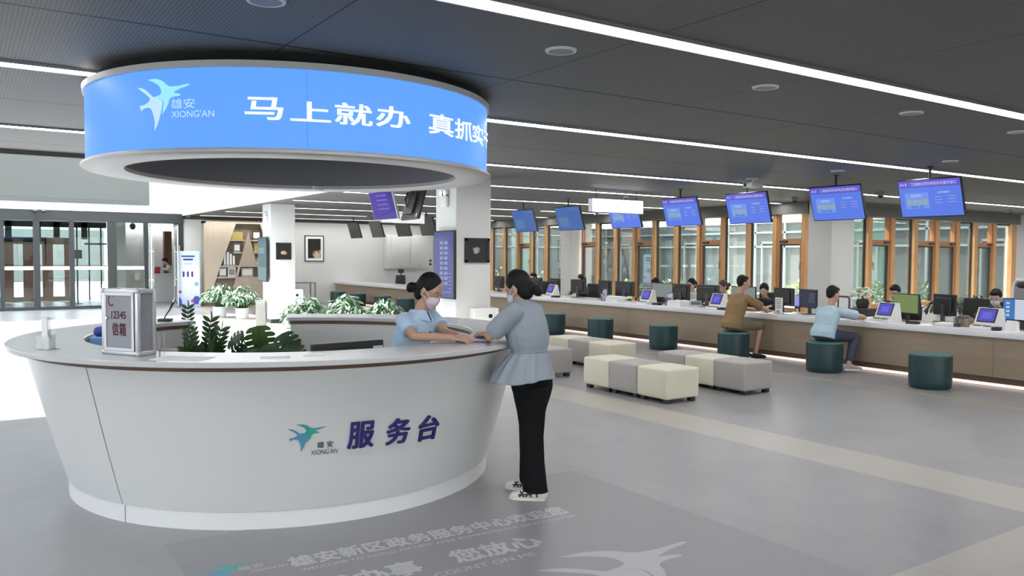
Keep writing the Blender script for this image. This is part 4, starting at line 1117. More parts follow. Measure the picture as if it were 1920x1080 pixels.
# ---- white service robot at the right edge
t = thing('service_robot', 'white rounded robot head with a dark face at the right edge of the picture', 'robot', (12.75, 5.62, 0.0), R(-28))
MB().lathe([(0.0, 0.02), (0.25, 0.02), (0.26, 0.10), (0.20, 0.45), (0.16, 0.80), (0.13, 0.98), (0.0, 1.0)], 28).build('body', 'white_gloss', t, True)
m = MB()
m.tube([(0.0, -0.17, 0.92), (-0.02, -0.185, 1.15), (-0.02, -0.165, 1.34), (-0.02, -0.10, 1.41), (-0.02, 0.10, 1.41), (-0.02, 0.165, 1.34), (-0.02, 0.185, 1.15), (0.0, 0.17, 0.92)], 0.028, 12)
m.build('head_frame', 'white_gloss', t, True)
MB().rbox(-0.03, 0.03, -0.15, 0.15, 0.95, 1.39, 0.02, 2).build('face', 'grey_plastic', t, True)
MB().ell((-0.03, 0, 1.335), (0.012, 0.11, 0.045), n=16).build('visor', 'black_plastic', t, True)

# ---- office chairs behind the counter
chair0 = None
def office_chair(x, y, rz, label, head=False):
    t = thing('office_chair', label, 'chair', (x, y, 0), rz, 'black mesh office chairs behind the counter')
    MB().rbox(-0.24, 0.20, -0.24, 0.24, 0.345, 0.415, 0.03, 2).build('seat', 'fabric_mesh', t, True)
    m = MB()
    m.rbox(0.215, 0.255, -0.22, 0.22, 0.50, 1.02, 0.02, 2); m.build('backrest', 'fabric_mesh', t, True)
    MB().tube([(0.245, -0.22, 0.56), (0.25, -0.23, 0.8), (0.245, -0.20, 1.02), (0.245, 0.20, 1.02), (0.25, 0.23, 0.8), (0.245, 0.22, 0.56)], 0.014, 8).build('back_frame', 'dark_plastic', t, True)
    if head: MB().rbox(0.20, 0.25, -0.13, 0.13, 1.10, 1.24, 0.025, 2).box(0.22, 0.235, -0.02, 0.02, 1.0, 1.12).build('headrest', 'fabric_mesh', t, True)
    MB().cyl((0, 0, 0.10), (0, 0, 0.35), 0.03).build('gas_column', 'dark_plastic', t, True)
    b = MB()
    for k in range(5):
        q = 2*PI*k/5; b.tube([(0, 0, 0.11), (0.28*math.cos(q), 0.28*math.sin(q), 0.075)], 0.02, 8); b.ell((0.28*math.cos(q), 0.28*math.sin(q), 0.032), (0.03, 0.03, 0.032), n=10)
    b.build('base', 'dark_plastic', t, True)
    for s in (-1, 1): MB().tube([(0.05, s*0.25, 0.38), (0.05, s*0.33, 0.60), (-0.12, s*0.33, 0.61)], 0.018, 8).build('armrest', 'dark_plastic', t, True)
    return t
office_chair(13.05, 26.0, R(200), 'black office chair with a headrest at the far end of the counter', True)
office_chair(13.05, 24.9, R(10), 'low black office chair back right of the one with a headrest')
office_chair(13.05, 23.6, R(-10), 'low black office chair back behind the hair bun of the receptionist')
office_chair(14.4, 7.12, R(15), 'black office chair back standing right of the green-screened monitor')

# ---------------------------------------------------------------- things on and in the round desk
# suggestion letter box: aluminium edged, grey panels
t = thing('letter_box', 'grey aluminium-edged letter box with red lettering standing on the round desk', 'letter box', (0.811, 5.4785, ST+0.001), math.atan2(5.354-5.603, 0.885-0.737))
BW, BD, BH = 0.29, 0.115, 0.405      # width along local x, depth along local +y
MB().box(-BW/2+0.008, BW/2-0.008, 0.008, BD-0.008, 0.006, BH-0.006).build('case', 'mailbox_grey', t)
e = MB(); r = 0.013
for x in (-BW/2, BW/2):
    for y in (0, BD): e.rbox(x-r, x+r, y-r+0.004, y+r+0.004, 0, BH, 0.005, 2)
for z in (0.013, BH-0.013):
    for y in (0, BD): e.rbox(-BW/2, BW/2, y-r+0.004, y+r+0.004, z-r, z+r, 0.005, 2)
    for x in (-BW/2, BW/2): e.rbox(x-r, x+r, 0, BD, z-r, z+r, 0.005, 2)
e.build('edging', 'aluminium', t, True)
d = MB()
d.rbox(-BW/2+0.02, BW/2-0.02, -0.016, 0.0, 0.022, 0.044, 0.004, 1).rbox(-BW/2+0.02, BW/2-0.02, -0.016, 0.0, BH-0.044, BH-0.022, 0.004, 1).rbox(-BW/2+0.016, -BW/2+0.032, -0.016, 0.0, 0.022, BH-0.022, 0.004, 1).rbox(BW/2-0.036, BW/2-0.018, -0.016, 0.0, 0.022, BH-0.022, 0.004, 1)
d.build('door_frame', 'aluminium', t, True)
MB().box(-BW/2+0.028, BW/2-0.03, -0.008, 0.002, 0.04, BH-0.04).build('door', 'mailbox_grey', t)
for x in (-BW/2, BW/2):
    for z in (0.012, BH-0.012): MB().ell((x, 0, z), (0.0175, 0.0175, 0.0175), n=12).build('corner_cap', 'aluminium', t, True)
tx = MB(); fm = lambda cx, cz: (lambda u, v, w=0.0: (cx+u, -0.0095, cz+v))
text_into(MB(), '12345', fm(-0.005, 0.245), 0.125, 0.046, bold=0.01).build('number', 'mailbox_red', t)
for ch, cx in (('信', -0.034), ('箱', 0.029)): text_into(MB(), ch, fm(cx, 0.158), 0.055, 0.078, bold=0.02).build('character', 'mailbox_red', t)
for k in range(12):       # the C-shaped mark
    a0, a1 = R(40+23*k), R(40+23*(k+1)); ww = 0.0055
    f = lambda a, rr: (-0.068+rr*0.75*math.cos(a), -0.0095, 0.334+rr*math.sin(a))
    tx.add([f(a0, 0.034-ww), f(a0, 0.034+ww), f(a1, 0.034+ww), f(a1, 0.034-ww)], [(0, 1, 2, 3)])
tx.build('round_mark', 'mailbox_red', t)
MB().cyl((-BW/2+0.045, -0.022, 0.225), (-BW/2+0.045, -0.005, 0.225), 0.008).build('lock', 'chrome', t, True)

# clear acrylic leaflet stand at the left end of the desk
t = thing('acrylic_stand', 'clear acrylic stand with pale cards at the left end of the round desk', 'stand', (0.47, 6.04, ST), R(-50))
MB().box(-0.055, 0.055, -0.002, 0.002, 0.0, 0.21).box(-0.055, 0.055, -0.055, -0.052, 0, 0.09).box(-0.055, 0.055, -0.055, 0.04, 0, 0.003).build('case', 'acrylic', t)
MB().box(-0.045, 0.0, -0.012, -0.006, 0.05, 0.205).build('card', 'paper', t)
MB().box(0.005, 0.045, -0.047, -0.042, 0.008, 0.08).build('leaflet', 'facade_white', t)

# boxes inside the desk, left
t = thing('tissue_box', 'light blue box under a navy bag inside the desk, left of the letter box', 'box', (0.91, 6.87, 0.7515), R(-20))
MB().rbox(-0.09, 0.13, -0.10, 0.10, 0, 0.345, 0.008, 1).build('box', 'box_blue', t, True)
MB().rbox(-0.07, 0.12, -0.09, 0.09, 0.345, 0.42, 0.035, 3).build('bag', 'box_navy', t, True)
# table stand for a phone, right of the letter box
t = thing('card_stand', 'small pink-framed card stand beside the letter box', 'stand', (1.10, 5.59, ST), R(-20))
MB().box(-0.05, 0.06, -0.03, 0.03, 0, 0.006).build('base', 'grey_plastic', t)
MB().box(-0.048, -0.042, -0.025, 0.025, 0.006, 0.085).box(-0.02, -0.016, -0.004, 0.004, 0.006, 0.11).build('plate', 'mask_pink', t)
# desk microphone on the rear left of the ring
t = thing('gooseneck_microphone', 'black gooseneck microphone standing on the rear left of the round desk', 'microphone', (1.57, 8.05, ST), R(-34))
MB().rbox(-0.055, 0.055, -0.05, 0.05, 0, 0.025, 0.008, 2).build('base', 'black_plastic', t, True)
MB().tube([(-0.01, 0, 0.02), (0.01, 0, 0.06), (0.04, 0, 0.10), (0.065, 0, 0.15), (0.085, 0, 0.19)], [0.006, 0.006, 0.007, 0.010, 0.012], 10).build('neck', 'black_plastic', t, True)
MB().tube([(0.08, 0, 0.175), (0.093, 0, 0.205), (0.094, 0, 0.215)], [0.013, 0.014, 0.008], 10).build('head', 'chrome', t, True)
# receptionist's monitor: only its top edge rises over the worktop
t = thing('computer_monitor', 'black back of the desk monitor rising just above the round worktop', 'monitor', (2.17, 5.20, 0.664), R(6))
MB().rbox(-0.12, 0.12, -0.09, 0.09, 0.088, 0.10, 0.005, 1).build('base', 'dark_plastic', t, True)
MB().rbox(-0.03, 0.03, -0.012, 0.012, 0.098, 0.22, 0.004, 1).build('stand', 'dark_plastic', t, True)
MB().rbox(-0.27, 0.27, -0.03, 0.005, 0.115, 0.468, 0.006, 1).build('casing', 'black_plastic', t, True)
MB().box(-0.255, 0.255, 0.0055, 0.0065, 0.14, 0.45).build('display', 'screen_off', t)
MB().box(0.185, 0.26, -0.0325, -0.031, 0.405, 0.43).build('sticker', 'white_plastic', t)
# sheets on the worktop
def sheet(x, y, rz, w, d, lab, m='paper', h=0.002):
    o = MB().box(-w/2, w/2, -d/2, d/2, 0.0004, h).build('paper_sheet', m, None, loc=(x, y, ST), rot=(0, 0, rz)); tag(o, lab, 'paper')
sheet(1.09, 5.10, R(-42), 0.32, 0.20, 'white sheet lying on the round worktop just right of the letter box')
sheet(1.57, 4.86, R(-20), 0.17, 0.10, 'small white sheet on the round worktop in front of the potted leaves')
sheet(1.80, 4.83, R(-14), 0.13, 0.05, 'narrow white sheet on the round worktop beside the monitor edge')
t = thing('document_pile', 'pale blue papers between the hands of the receptionist and the standing woman', 'papers', (3.10, 5.07, ST), R(-38))
MB().box(-0.12, 0.10, -0.11, 0.11, 0.0005, 0.006).build('folder', 'letter_navy', t)
MB().box(-0.11, 0.10, -0.10, 0.11, 0.006, 0.012).box(-0.09, 0.12, -0.11, 0.09, 0.012, 0.015).build('sheets', 'paper_blue', t)

# ---------------------------------------------------------------- plants
def leaf_blade(mb, base, tip, width, normal, curl=0.15, m=0, n=5):
    base, tip = Vector(base), Vector(tip); ax = tip-base; L = ax.length; a = ax.normalized()
    side = a.cross(Vector(normal)).normalized(); nn = side.cross(a)
    vs = []; 
    for i in range(n+1):
        s = i/n; wd = width*math.sin(PI*min(1, s*0.92+0.06))**0.8; c = base+ax*s-nn*(curl*L*s*s)
        vs += [c-side*wd+nn*wd*0.25, c, c+side*wd+nn*wd*0.25]
    fs = []
    for i in range(n):
        b = i*3; fs += [(b, b+1, b+4, b+3), (b+1, b+2, b+5, b+4)]
    mb.add(vs, fs, m)
def bushy(name, label, x, y, n, R0, H0, pot, rnd, group=None, hang=0.35, cat='potted plant', mats=('leaf_pale', 'leaf_green'), lw=0.035, ll=(0.16, 0.28)):
    """dieffenbachia-like cushion of long variegated leaves in a white tub"""
    t = thing(name, label, cat, (x, y, 0), 0, group)
    pr, ph = pot
    MB().lathe([(0.0, 0.0), (pr*0.86, 0.0), (pr*0.92, 0.02), (pr, ph-0.01), (pr*0.97, ph), (pr*0.90, ph), (pr*0.88, ph-0.04), (0, ph-0.04)], 28).build('pot', 'pot_white', t, True)
    MB().lathe([(pr*0.88, ph-0.04), (0.0, ph-0.03)], 20).build('soil', 'soil', t)
    lv = MB(); stm = MB()
    for k in range(n):
        a = rnd.uniform(0, 2*PI); q = rnd.random()**0.6
        top = Vector((R0*q*math.cos(a), R0*q*math.sin(a), ph+H0*(1-0.55*q*q)*rnd.uniform(0.55, 1.0)))
        if k % 3 == 0: stm.tube([(0.3*top.x*pr/R0, 0.3*top.y*pr/R0, ph-0.03), (top.x*0.7, top.y*0.7, (ph+top.z)/2), top], [0.006, 0.005, 0.003], 5)
        L = rnd.uniform(*ll); d = Vector((math.cos(a), math.sin(a), rnd.uniform(-1.0, 0.35)-hang*q)).normalized()
        d.rotate(Quaternion((0, 0, 1), rnd.uniform(-1.6, 1.6)))
        leaf_blade(lv, top, top+d*L, lw*rnd.uniform(0.8, 1.25), (0, 0, 1), rnd.uniform(0.05, 0.35), 0 if rnd.random() < 0.55 else 1)
    lv.build('foliage', list(mats), t); stm.build('stems', 'stem_green', t)
    return t
rnd = random.Random(11)
grp = 'leafy plants in white tubs'
def tub(lab, x, y, n, R0, H0, pot): bushy('potted_plant', lab, x, y, n, R0, H0, pot, rnd, grp, lw=0.023, ll=(0.11, 0.20))
tub('bushy variegated plant in a white tub left of the column, nearer the steel bin', 6.30, 22.3, 420, 0.44, 0.62, (0.18, 0.28))
tub('bushy variegated plant in a white tub farther left, in front of the bookshelf', 5.95, 23.2, 420, 0.46, 0.64, (0.18, 0.28))
tub('bushy variegated plant just right of the white purifier at the far column, left of three', 5.50, 15.25, 420, 0.40, 0.64, (0.18, 0.32))
tub('bushy variegated plant behind the rear of the desk, middle of three', 6.12, 14.72, 420, 0.38, 0.66, (0.18, 0.32))
tub('bushy variegated plant behind the rear of the desk, right of three, by the far stools', 6.70, 14.2, 380, 0.34, 0.62, (0.17, 0.32))

def zz(label, x, y, stems, H, z=0.0, pot=(0.15, 0.30), grp=None):
    t = thing('zz_plant', label, 'potted plant', (x, y, z), 0, grp)
    pr, ph = pot
    MB().lathe([(0.0, 0.0), (pr*0.8, 0.0), (pr, ph), (pr*0.9, ph), (pr*0.88, ph-0.03), (0, ph-0.03)], 24).build('pot', 'pot_white', t, True)
    lv, sm = MB(), MB()
    for (a, lean, h) in stems:
        top = Vector((lean*math.cos(a), lean*math.sin(a), ph+h)); b = Vector((0.03*math.cos(a), 0.03*math.sin(a), ph-0.03))
        pts = [b.lerp(top, s)+Vector((0, 0, 0.10*h*math.sin(PI*s)))*(1-s) for s in (0, .25, .5, .75, 1)]
        sm.tube(pts, [0.012, 0.011, 0.009, 0.007, 0.004], 7)
        for k in range(13):
            s = 0.24+0.76*k/12; i = min(3, int(s*4)); p = pts[i].lerp(pts[i+1], s*4-i)
            ax = (pts[i+1]-pts[i]).normalized(); sd = ax.cross(Vector((math.sin(a), -math.cos(a), 0.2))).normalized()
            for sg in (-1, 1):
                if sd.length < .1: continue
                d = (sd*sg+ax*0.75).normalized()
                leaf_blade(lv, p, p+d*0.095, 0.019, ax.cross(sd)*1.0, 0.05, 0 if k % 3 else 1)
        leaf_blade(lv, top, top+(top-b).normalized()*0.11, 0.026, (math.cos(a), math.sin(a), 0.3), 0.05, 0)
    lv.build('foliage', ['leaf_dark', 'leaf_mid'], t); sm.build('stems', 'stem_green', t)
zz('dark glossy plant with feathery upright leaves in the gap of the round desk, left', 1.76, 7.48, [(0.1, 0.08, 0.76), (5.9, 0.16, 0.68), (2.6, 0.10, 0.66), (3.4, 0.14, 0.52), (5.4, 0.13, 0.56), (0.9, 0.14, 0.60), (4.4, 0.06, 0.48), (4.9, 0.20, 0.62), (1.9, 0.12, 0.52)], 0.7, 0, (0.14, 0.36))
zz('single tall feathery plant stem rising behind the rear left of the round desk', 2.02, 9.35, [(0.2, 0.04, 0.78), (3.0, 0.10, 0.45), (1.7, 0.12, 0.40)], 0.7, 0, (0.14, 0.34))
# rubber plant with rounded leaves
t = thing('rubber_plant', 'low broad-leaved bright green plant in the gap of the round desk', 'potted plant', (1.80, 7.02, 0))
MB().lathe([(0.0, 0.0), (0.11, 0.0), (0.14, 0.36), (0.125, 0.36), (0.12, 0.33), (0, 0.33)], 24).build('pot', 'pot_white', t, True)
lv = MB()
for k in range(24):
    a = rnd.uniform(0, 2*PI); p = Vector((0.05*math.cos(a), 0.05*math.sin(a), 0.36+0.022*k)); d = Vector((math.cos(a)*0.8, math.sin(a)*0.8, rnd.uniform(0.0, 0.9))).normalized()
    leaf_blade(lv, p, p+d*rnd.uniform(0.10, 0.15), 0.045, (0, 0, 1), 0.1, k % 2)
lv.build('foliage', ['leaf_mid', 'leaf_dark'], t)
MB().tube([(0, 0, 0.33), (0.01, 0, 0.6), (0, 0.01, 0.9)], 0.01, 7).build('stem', 'stem_green', t)
# monstera: split heart leaves on long stalks
def monstera_leaf(mb, c, d, up, S, m=0):
    d, up = Vector(d).normalized(), Vector(up).normalized(); s = d.cross(up).normalized(); up = s.cross(d)
    n = 5
    for sg in (-1, 1):
        for k in range(n):
            f0, f1 = k/n, (k+0.84)/n
            w0, w1 = [0.50*math.sin(PI*(0.17+0.80*f))**0.8 for f in (f0, f1)]
            o = lambda f, w: Vector(c)+d*(S*(f-0.12))+s*(sg*S*w)-up*(S*(0.25*w*w+0.30*f*f))+d*(S*0.22*w*(0.5-0.2*f))
            mid0, mid1 = Vector(c)+d*(S*(f0-0.12))-up*(S*0.30*f0*f0), Vector(c)+d*(S*((k+1)/n-0.12))-up*(S*0.30*((k+1)/n)**2)
            i0, i1 = o(f0, w0*0.50), o((k+1)/n, w1*0.50)
            mb.add([mid0, mid1, i1, i0], [(0, 1, 2, 3)], m)
            mb.add([i0, i0.lerp(i1, 0.86), o(f1, w1*0.86), o(f0*0.3+f1*0.7, (w0*0.3+w1*0.7)*1.05), o(f0*0.7+f1*0.3, (w0*0.7+w1*0.3)*1.05), o(f0, w0*0.88)], [(0, 1, 2, 3, 4, 5)], m)
def monstera(label, x, y, leaves):
    t = thing('monstera', label, 'potted plant', (x, y, 0), 0, None)
    MB().lathe([(0.0, 0.0), (0.14, 0.0), (0.17, 0.40), (0.155, 0.40), (0.15, 0.37), (0, 0.37)], 24).build('pot', 'pot_white', t, True)
    lv, sm = MB(), MB()
    for (px, py, pz, d, S) in leaves:
        sm.tube([(0, 0, 0.36), (px*0.35, py*0.35, 0.36+(pz-0.36)*0.6), (px, py, pz)], [0.009, 0.007, 0.005], 6)
        monstera_leaf(lv, (px, py, pz), d, (-0.45, -0.66, 0.75), S, 0 if S < 0.27 else 1)
    lv.build('foliage', ['leaf_dark', 'leaf_mid'], t); sm.build('stems', 'stem_green', t)
monstera('monstera with large split leaves in the gap of the round desk, right', 2.23, 7.30,
         [(-0.03, 0.0, 1.05, (0.10, -0.10, -0.80), 0.28), (0.16, -0.12, 0.99, (0.35, -0.25, -0.75), 0.25), (-0.15, 0.08, 0.99, (-0.7, 0.5, -0.35), 0.20), (0.05, -0.1, 0.90, (0.1, -0.3, -0.7), 0.26), (-0.14, 0.04, 0.88, (-0.5, 0.2, -0.6), 0.24), (-0.06, -0.06, 0.86, (-0.2, -0.3, -0.6), 0.26), (0.20, -0.14, 0.90, (0.5, -0.4, -0.5), 0.22)])

# foliage on the sills behind the right end of the counter
for x, y, lab in ((15.6, 8.25, 'green leafy plant by the windows behind the green-screened monitor'), (16.5, 8.15, 'green leafy plant by the windows behind the rightmost terminal')):
    bushy('potted_plant', lab, x, y, 90, 0.32, 0.40, (0.17, 0.62), rnd, 'green plants near the right windows', 0.3, mats=('leaf_dark', 'leaf_green'), lw=0.03, ll=(0.12, 0.2))

# sunlit shrubs in the courtyard
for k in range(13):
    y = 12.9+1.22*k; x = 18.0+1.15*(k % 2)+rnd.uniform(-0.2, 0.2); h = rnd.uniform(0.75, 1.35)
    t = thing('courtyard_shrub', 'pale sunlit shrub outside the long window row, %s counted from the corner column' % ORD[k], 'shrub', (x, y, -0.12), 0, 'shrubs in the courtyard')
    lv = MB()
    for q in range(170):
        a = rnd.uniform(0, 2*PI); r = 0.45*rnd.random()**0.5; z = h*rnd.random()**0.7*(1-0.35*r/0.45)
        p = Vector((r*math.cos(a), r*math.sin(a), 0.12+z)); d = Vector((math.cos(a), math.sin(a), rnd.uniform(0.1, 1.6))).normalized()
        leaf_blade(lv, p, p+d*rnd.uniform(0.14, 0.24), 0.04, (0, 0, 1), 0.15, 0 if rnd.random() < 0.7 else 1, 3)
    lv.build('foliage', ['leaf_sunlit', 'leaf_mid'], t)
    MB().tube([(0, 0, 0), (0.02, 0, h*0.4), (0, 0.03, h*0.8)], 0.015, 6).build('stem', 'stem_green', t)
# shrubs seen through the right windows
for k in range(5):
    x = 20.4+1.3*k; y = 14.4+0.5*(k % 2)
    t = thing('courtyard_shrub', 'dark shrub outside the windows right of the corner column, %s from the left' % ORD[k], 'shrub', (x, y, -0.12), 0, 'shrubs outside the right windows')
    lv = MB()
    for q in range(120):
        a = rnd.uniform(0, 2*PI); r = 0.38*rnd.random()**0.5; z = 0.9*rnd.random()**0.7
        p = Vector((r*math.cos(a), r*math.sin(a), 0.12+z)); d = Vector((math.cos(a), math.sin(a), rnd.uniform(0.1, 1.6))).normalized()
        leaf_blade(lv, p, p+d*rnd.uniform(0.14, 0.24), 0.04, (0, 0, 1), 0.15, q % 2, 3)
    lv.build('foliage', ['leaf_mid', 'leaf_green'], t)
    MB().tube([(0, 0, 0), (0.02, 0, 0.4), (0, 0.03, 0.8)], 0.015, 6).build('stem', 'stem_green', t)

# ---------------------------------------------------------------- things around the columns and far wall
t = thing('waste_bin', 'slim stainless steel bin on the floor beside the far column', 'bin', (5.98, 19.55, 0), R(-30))
MB().rbox(-0.12, 0.12, -0.12, 0.12, 0.0, 0.60, 0.03, 3).build('body', 'steel', t, True)
MB().rbox(-0.122, 0.122, -0.122, 0.122, 0.60, 0.635, 0.012, 2).build('lid', 'chrome', t, True)
MB().box(-0.075, 0.075, -0.075, 0.075, 0.634, 0.637).build('opening', 'void_black', t)
def purifier(x, y, rz, label):
    t = thing('air_purifier', label, 'air purifier', (x, y, 0), rz, 'white box-shaped air purifiers by the columns')
    MB().rbox(-0.20, 0.20, -0.17, 0.17, 0.015, 0.90, 0.012, 3).build('body', 'white_gloss', t, True)
    MB().box(-0.18, 0.18, -0.15, 0.15, 0, 0.016).build('base', 'seam_grey', t)
    MB().cyl((0.06, -0.173, 0.78), (0.06, -0.168, 0.78), 0.034, n=24).build('round_outlet', 'void_black', t)
purifier(6.50, 18.75, R(-14), 'white air purifier with a round black outlet in front of the far column')
purifier(6.84, 10.90, R(-14), 'white air purifier with a round black outlet in front of the near column')
def framed(x0, x1, z0, z1, y, label, fw, fm, mount, art):
    t = thing('framed_picture', label, 'picture', ((x0+x1)/2, y, (z0+z1)/2))
    a, b = (x1-x0)/2, (z1-z0)/2
    MB().rbox(-a, a, -0.03, 0, b-fw, b, 0.004, 1).rbox(-a, a, -0.03, 0, -b, -b+fw, 0.004, 1).rbox(-a, -a+fw, -0.03, 0, -b, b, 0.004, 1).rbox(a-fw, a, -0.03, 0, -b, b, 0.004, 1).build('frame', fm, t, True)
    MB().box(-a+fw, a-fw, -0.014, -0.001, -b+fw, b-fw).build('mount', 'paper' if mount else 'void_black', t)
    p = MB(); mm = fw+mount
    p.box(-a+mm, a-mm, -0.017, -0.0145, -b+mm, b-mm); p.build('print', art, t)
def art(name, dark, light, scale, thr, seed, lower):
    m, n, l, b = newmat(name)
    tc = n.new('ShaderNodeTexCoord'); tx = n.new('ShaderNodeTexNoise'); tx.inputs['Scale'].default_value = scale; tx.inputs['Detail'].default_value = 8; tx.inputs['Roughness'].default_value = 0.75
    mp = n.new('ShaderNodeMapping'); mp.inputs['Location'].default_value = (seed, seed*2, seed*3)
    l.new(tc.outputs['Object'], mp.inputs['Vector']); l.new(mp.outputs['Vector'], tx.inputs['Vector'])
    g = n.new('ShaderNodeTexGradient'); g.gradient_type = 'SPHERICAL'; mg = n.new('ShaderNodeMapping'); mg.inputs['Location'].default_value = lower[:3]; mg.inputs['Scale'].default_value = lower[3:]
    l.new(tc.outputs['Object'], mg.inputs['Vector']); l.new(mg.outputs['Vector'], g.inputs['Vector'])
    mu = n.new('ShaderNodeMath'); mu.operation = 'MULTIPLY'; l.new(tx.outputs['Fac'], mu.inputs[0]); l.new(g.outputs['Fac'], mu.inputs[1])
    r = n.new('ShaderNodeValToRGB'); r.color_ramp.elements[0].position = thr; r.color_ramp.elements[0].color = (*dark, 1); r.color_ramp.elements[1].position = thr+0.10; r.color_ramp.elements[1].color = (*light, 1)
    l.new(mu.outputs[0], r.inputs['Fac']); l.new(r.outputs['Color'], b.inputs['Base Color']); b.inputs['Roughness'].default_value = 0.3
art('art_gold_branches', (0.018, 0.014, 0.011), (0.60, 0.48, 0.30), 9, 0.28, 3.1, (-0.30, 0, 0.55, 2.4, 1, 2.4))
art('art_gold_bowl', (0.010, 0.010, 0.010), (0.58, 0.42, 0.20), 14, 0.24, 1.3, (0, 0, 0.35, 6.5, 1, 9))
art('art_white_birds', (0.012, 0.012, 0.013), (0.42, 0.42, 0.42), 13, 0.27, 5.7, (0.1, 0, 0, 6.5, 1, 8))
framed(10.28, 11.0, 1.48, 2.42, YB-0.003, 'large framed picture of pale branches on black, on the far white wall', 0.03, 'charcoal_frame', 0.09, 'art_gold_branches')
framed(6.58, 6.97, 1.60, 2.02, 20.298, 'small black-framed picture with a gold shape on the far column', 0.05, 'black_plastic', 0.0, 'art_gold_bowl')
framed(6.60, 7.06, 1.61, 2.00, 11.098, 'black-framed picture with two pale birds on the near column', 0.05, 'black_plastic', 0.0, 'art_white_birds')
emit('wall_screen_teal', (0.16, 0.28, 0.32), 0.7)
emit('wall_screen_teal2', (0.28, 0.42, 0.46), 0.7)
t = thing('wall_screen', 'tall thin teal display screen on the side of the far column', 'screen', (6.44, 20.68, 1.60))
MB().rbox(-0.09, -0.04, -0.36, 0.36, -0.56, 0.56, 0.006, 1).box(-0.04, 0.01, -0.2, 0.2, -0.3, 0.3).build('casing', 'black_plastic', t, True)
MB().box(-0.092, -0.0905, -0.34, 0.34, -0.54, 0.54, 0).box(-0.0935, -0.0922, -0.34, 0.34, -0.54, -0.20, 1).box(-0.0935, -0.0922, -0.2, 0.3, 0.15, 0.3, 1).build('display', ['wall_screen_teal', 'wall_screen_teal2'], t)
emit('wall_screen_blue', (0.105, 0.12, 0.36), 0.75)
emit('wall_screen_blue2', (0.30, 0.36, 0.68), 0.75)
t = thing('wall_screen', 'tall blue display screen on the side of the near column behind the receptionist', 'screen', (6.44, 11.34, 1.575))
MB().rbox(-0.075, -0.03, -0.33, 0.33, -0.54, 0.54, 0.006, 1).box(-0.03, 0.01, -0.2, 0.2, -0.3, 0.3).build('casing', 'black_plastic', t, True)
m = MB().box(-0.0775, -0.0755, -0.305, 0.305, -0.515, 0.515, 0)
for k in range(9): m.box(-0.079, -0.0776, -0.13, -0.02, 0.32-0.08*k, 0.37-0.08*k, 1).box(-0.079, -0.0776, 0.02, 0.12, 0.32-0.08*k, 0.37-0.08*k, 1)
for k in range(6): m.box(-0.079, -0.0776, -0.26, -0.17+0.3*(k % 2), -0.14-0.06*k, -0.128-0.06*k, 1)
m.build('display', ['wall_screen_blue', 'wall_screen_blue2'], t)
for z, y, x, lab in ((2.58, 11.42, 6.445, 'twin-headed emergency lamp high on the side of the near column'), (2.62, 20.62, 6.445, 'twin-headed emergency lamp high on the side of the far column')):
    t = thing('emergency_lamp', lab, 'lamp', (x, y, z))
    MB().rbox(-0.05, 0.0, -0.10, 0.10, -0.09, 0.09, 0.01, 2).build('body', 'white_plastic', t, True)
    for s in (-1, 1): MB().cyl((-0.06, s*0.06, 0.13), (-0.0, s*0.06, 0.13), 0.045, n=18).build('lamp_head', 'chrome', t, True)
    MB().box(-0.02, -0.01, -0.11, 0.11, 0.075, 0.10).build('bar', 'grey_plastic', t)

# bookshelf with slanted panels against the far wall
BX0, BX1, BZ0, BZ1 = 6.72, 9.30, 0.10, 2.82
bk = thing('bookshelf', 'wide pale oak display shelf with slanted panels against the far wall', 'bookshelf', (BX0, YB-0.36, 0))
W = BX1-BX0
MB().box(0, W, 0.33, 0.355, BZ0, BZ1).build('back_panel', 'shelf_back', bk)
MB().box(0, W, 0.02, 0.35, 0.0, BZ0).build('plinth', 'kick_brown', bk)
MB().box(0, 0.06, 0, 0.34, BZ0, BZ1).box(W-0.06, W, 0, 0.34, BZ0, BZ1).box(0, W, 0, 0.34, BZ1-0.06, BZ1).box(0, W, 0, 0.34, BZ0, BZ0+0.06).build('carcass', 'shelf_oak', bk)
def sl(z, a, b, n='shelf'): MB().box(a, b, 0.01, 0.335, z-0.02, z+0.02).build(n, 'shelf_oak', bk)
sl(1.32, 0.06, W-0.06); sl(2.20, 0.84, 1.38); sl(2.20, 1.56, 2.02); sl(1.78, 0.98, 1.26); sl(1.78, 1.66, 2.2); sl(0.94, 0.40, 1.04)
def panel(poly, m, name='slanted_panel', d0=0.0, d1=0.03): MB().prism(poly, lambda u, v, w: (u, d0+w, v), d1-d0).build(name, m, bk)
panel([(0.06, 1.34), (0.535, 1.34), (1.05, BZ1-0.06), (0.06, BZ1-0.06)], 'shelf_oak')
panel([(0.06, BZ0+0.06), (0.13, BZ0+0.06), (0.52, 1.30), (0.06, 1.30)], 'shelf_oak')
panel([(1.14, 1.34), (1.76, 1.34), (1.46, 2.48)], 'shelf_panel', 'peak_panel')
panel([(1.86, BZ1-0.06), (2.52, BZ1-0.06), (2.52, 0.8)], 'shelf_oak')
panel([(0.86, 0.16), (2.45, 0.16), (2.45, 0.96), (1.03, 0.96)], 'shelf_panel', 'door')
panel([(1.03, 0.94), (1.09, 0.94), (1.19, 1.32), (1.13, 1.32)], 'shelf_oak', 'slanted_divider', 0.0, 0.3)
panel([(1.90, 0.94), (1.96, 0.94), (1.84, 1.32), (1.78, 1.32)], 'shelf_oak', 'slanted_divider', 0.0, 0.3)
sx, sy = BX0, YB-0.30
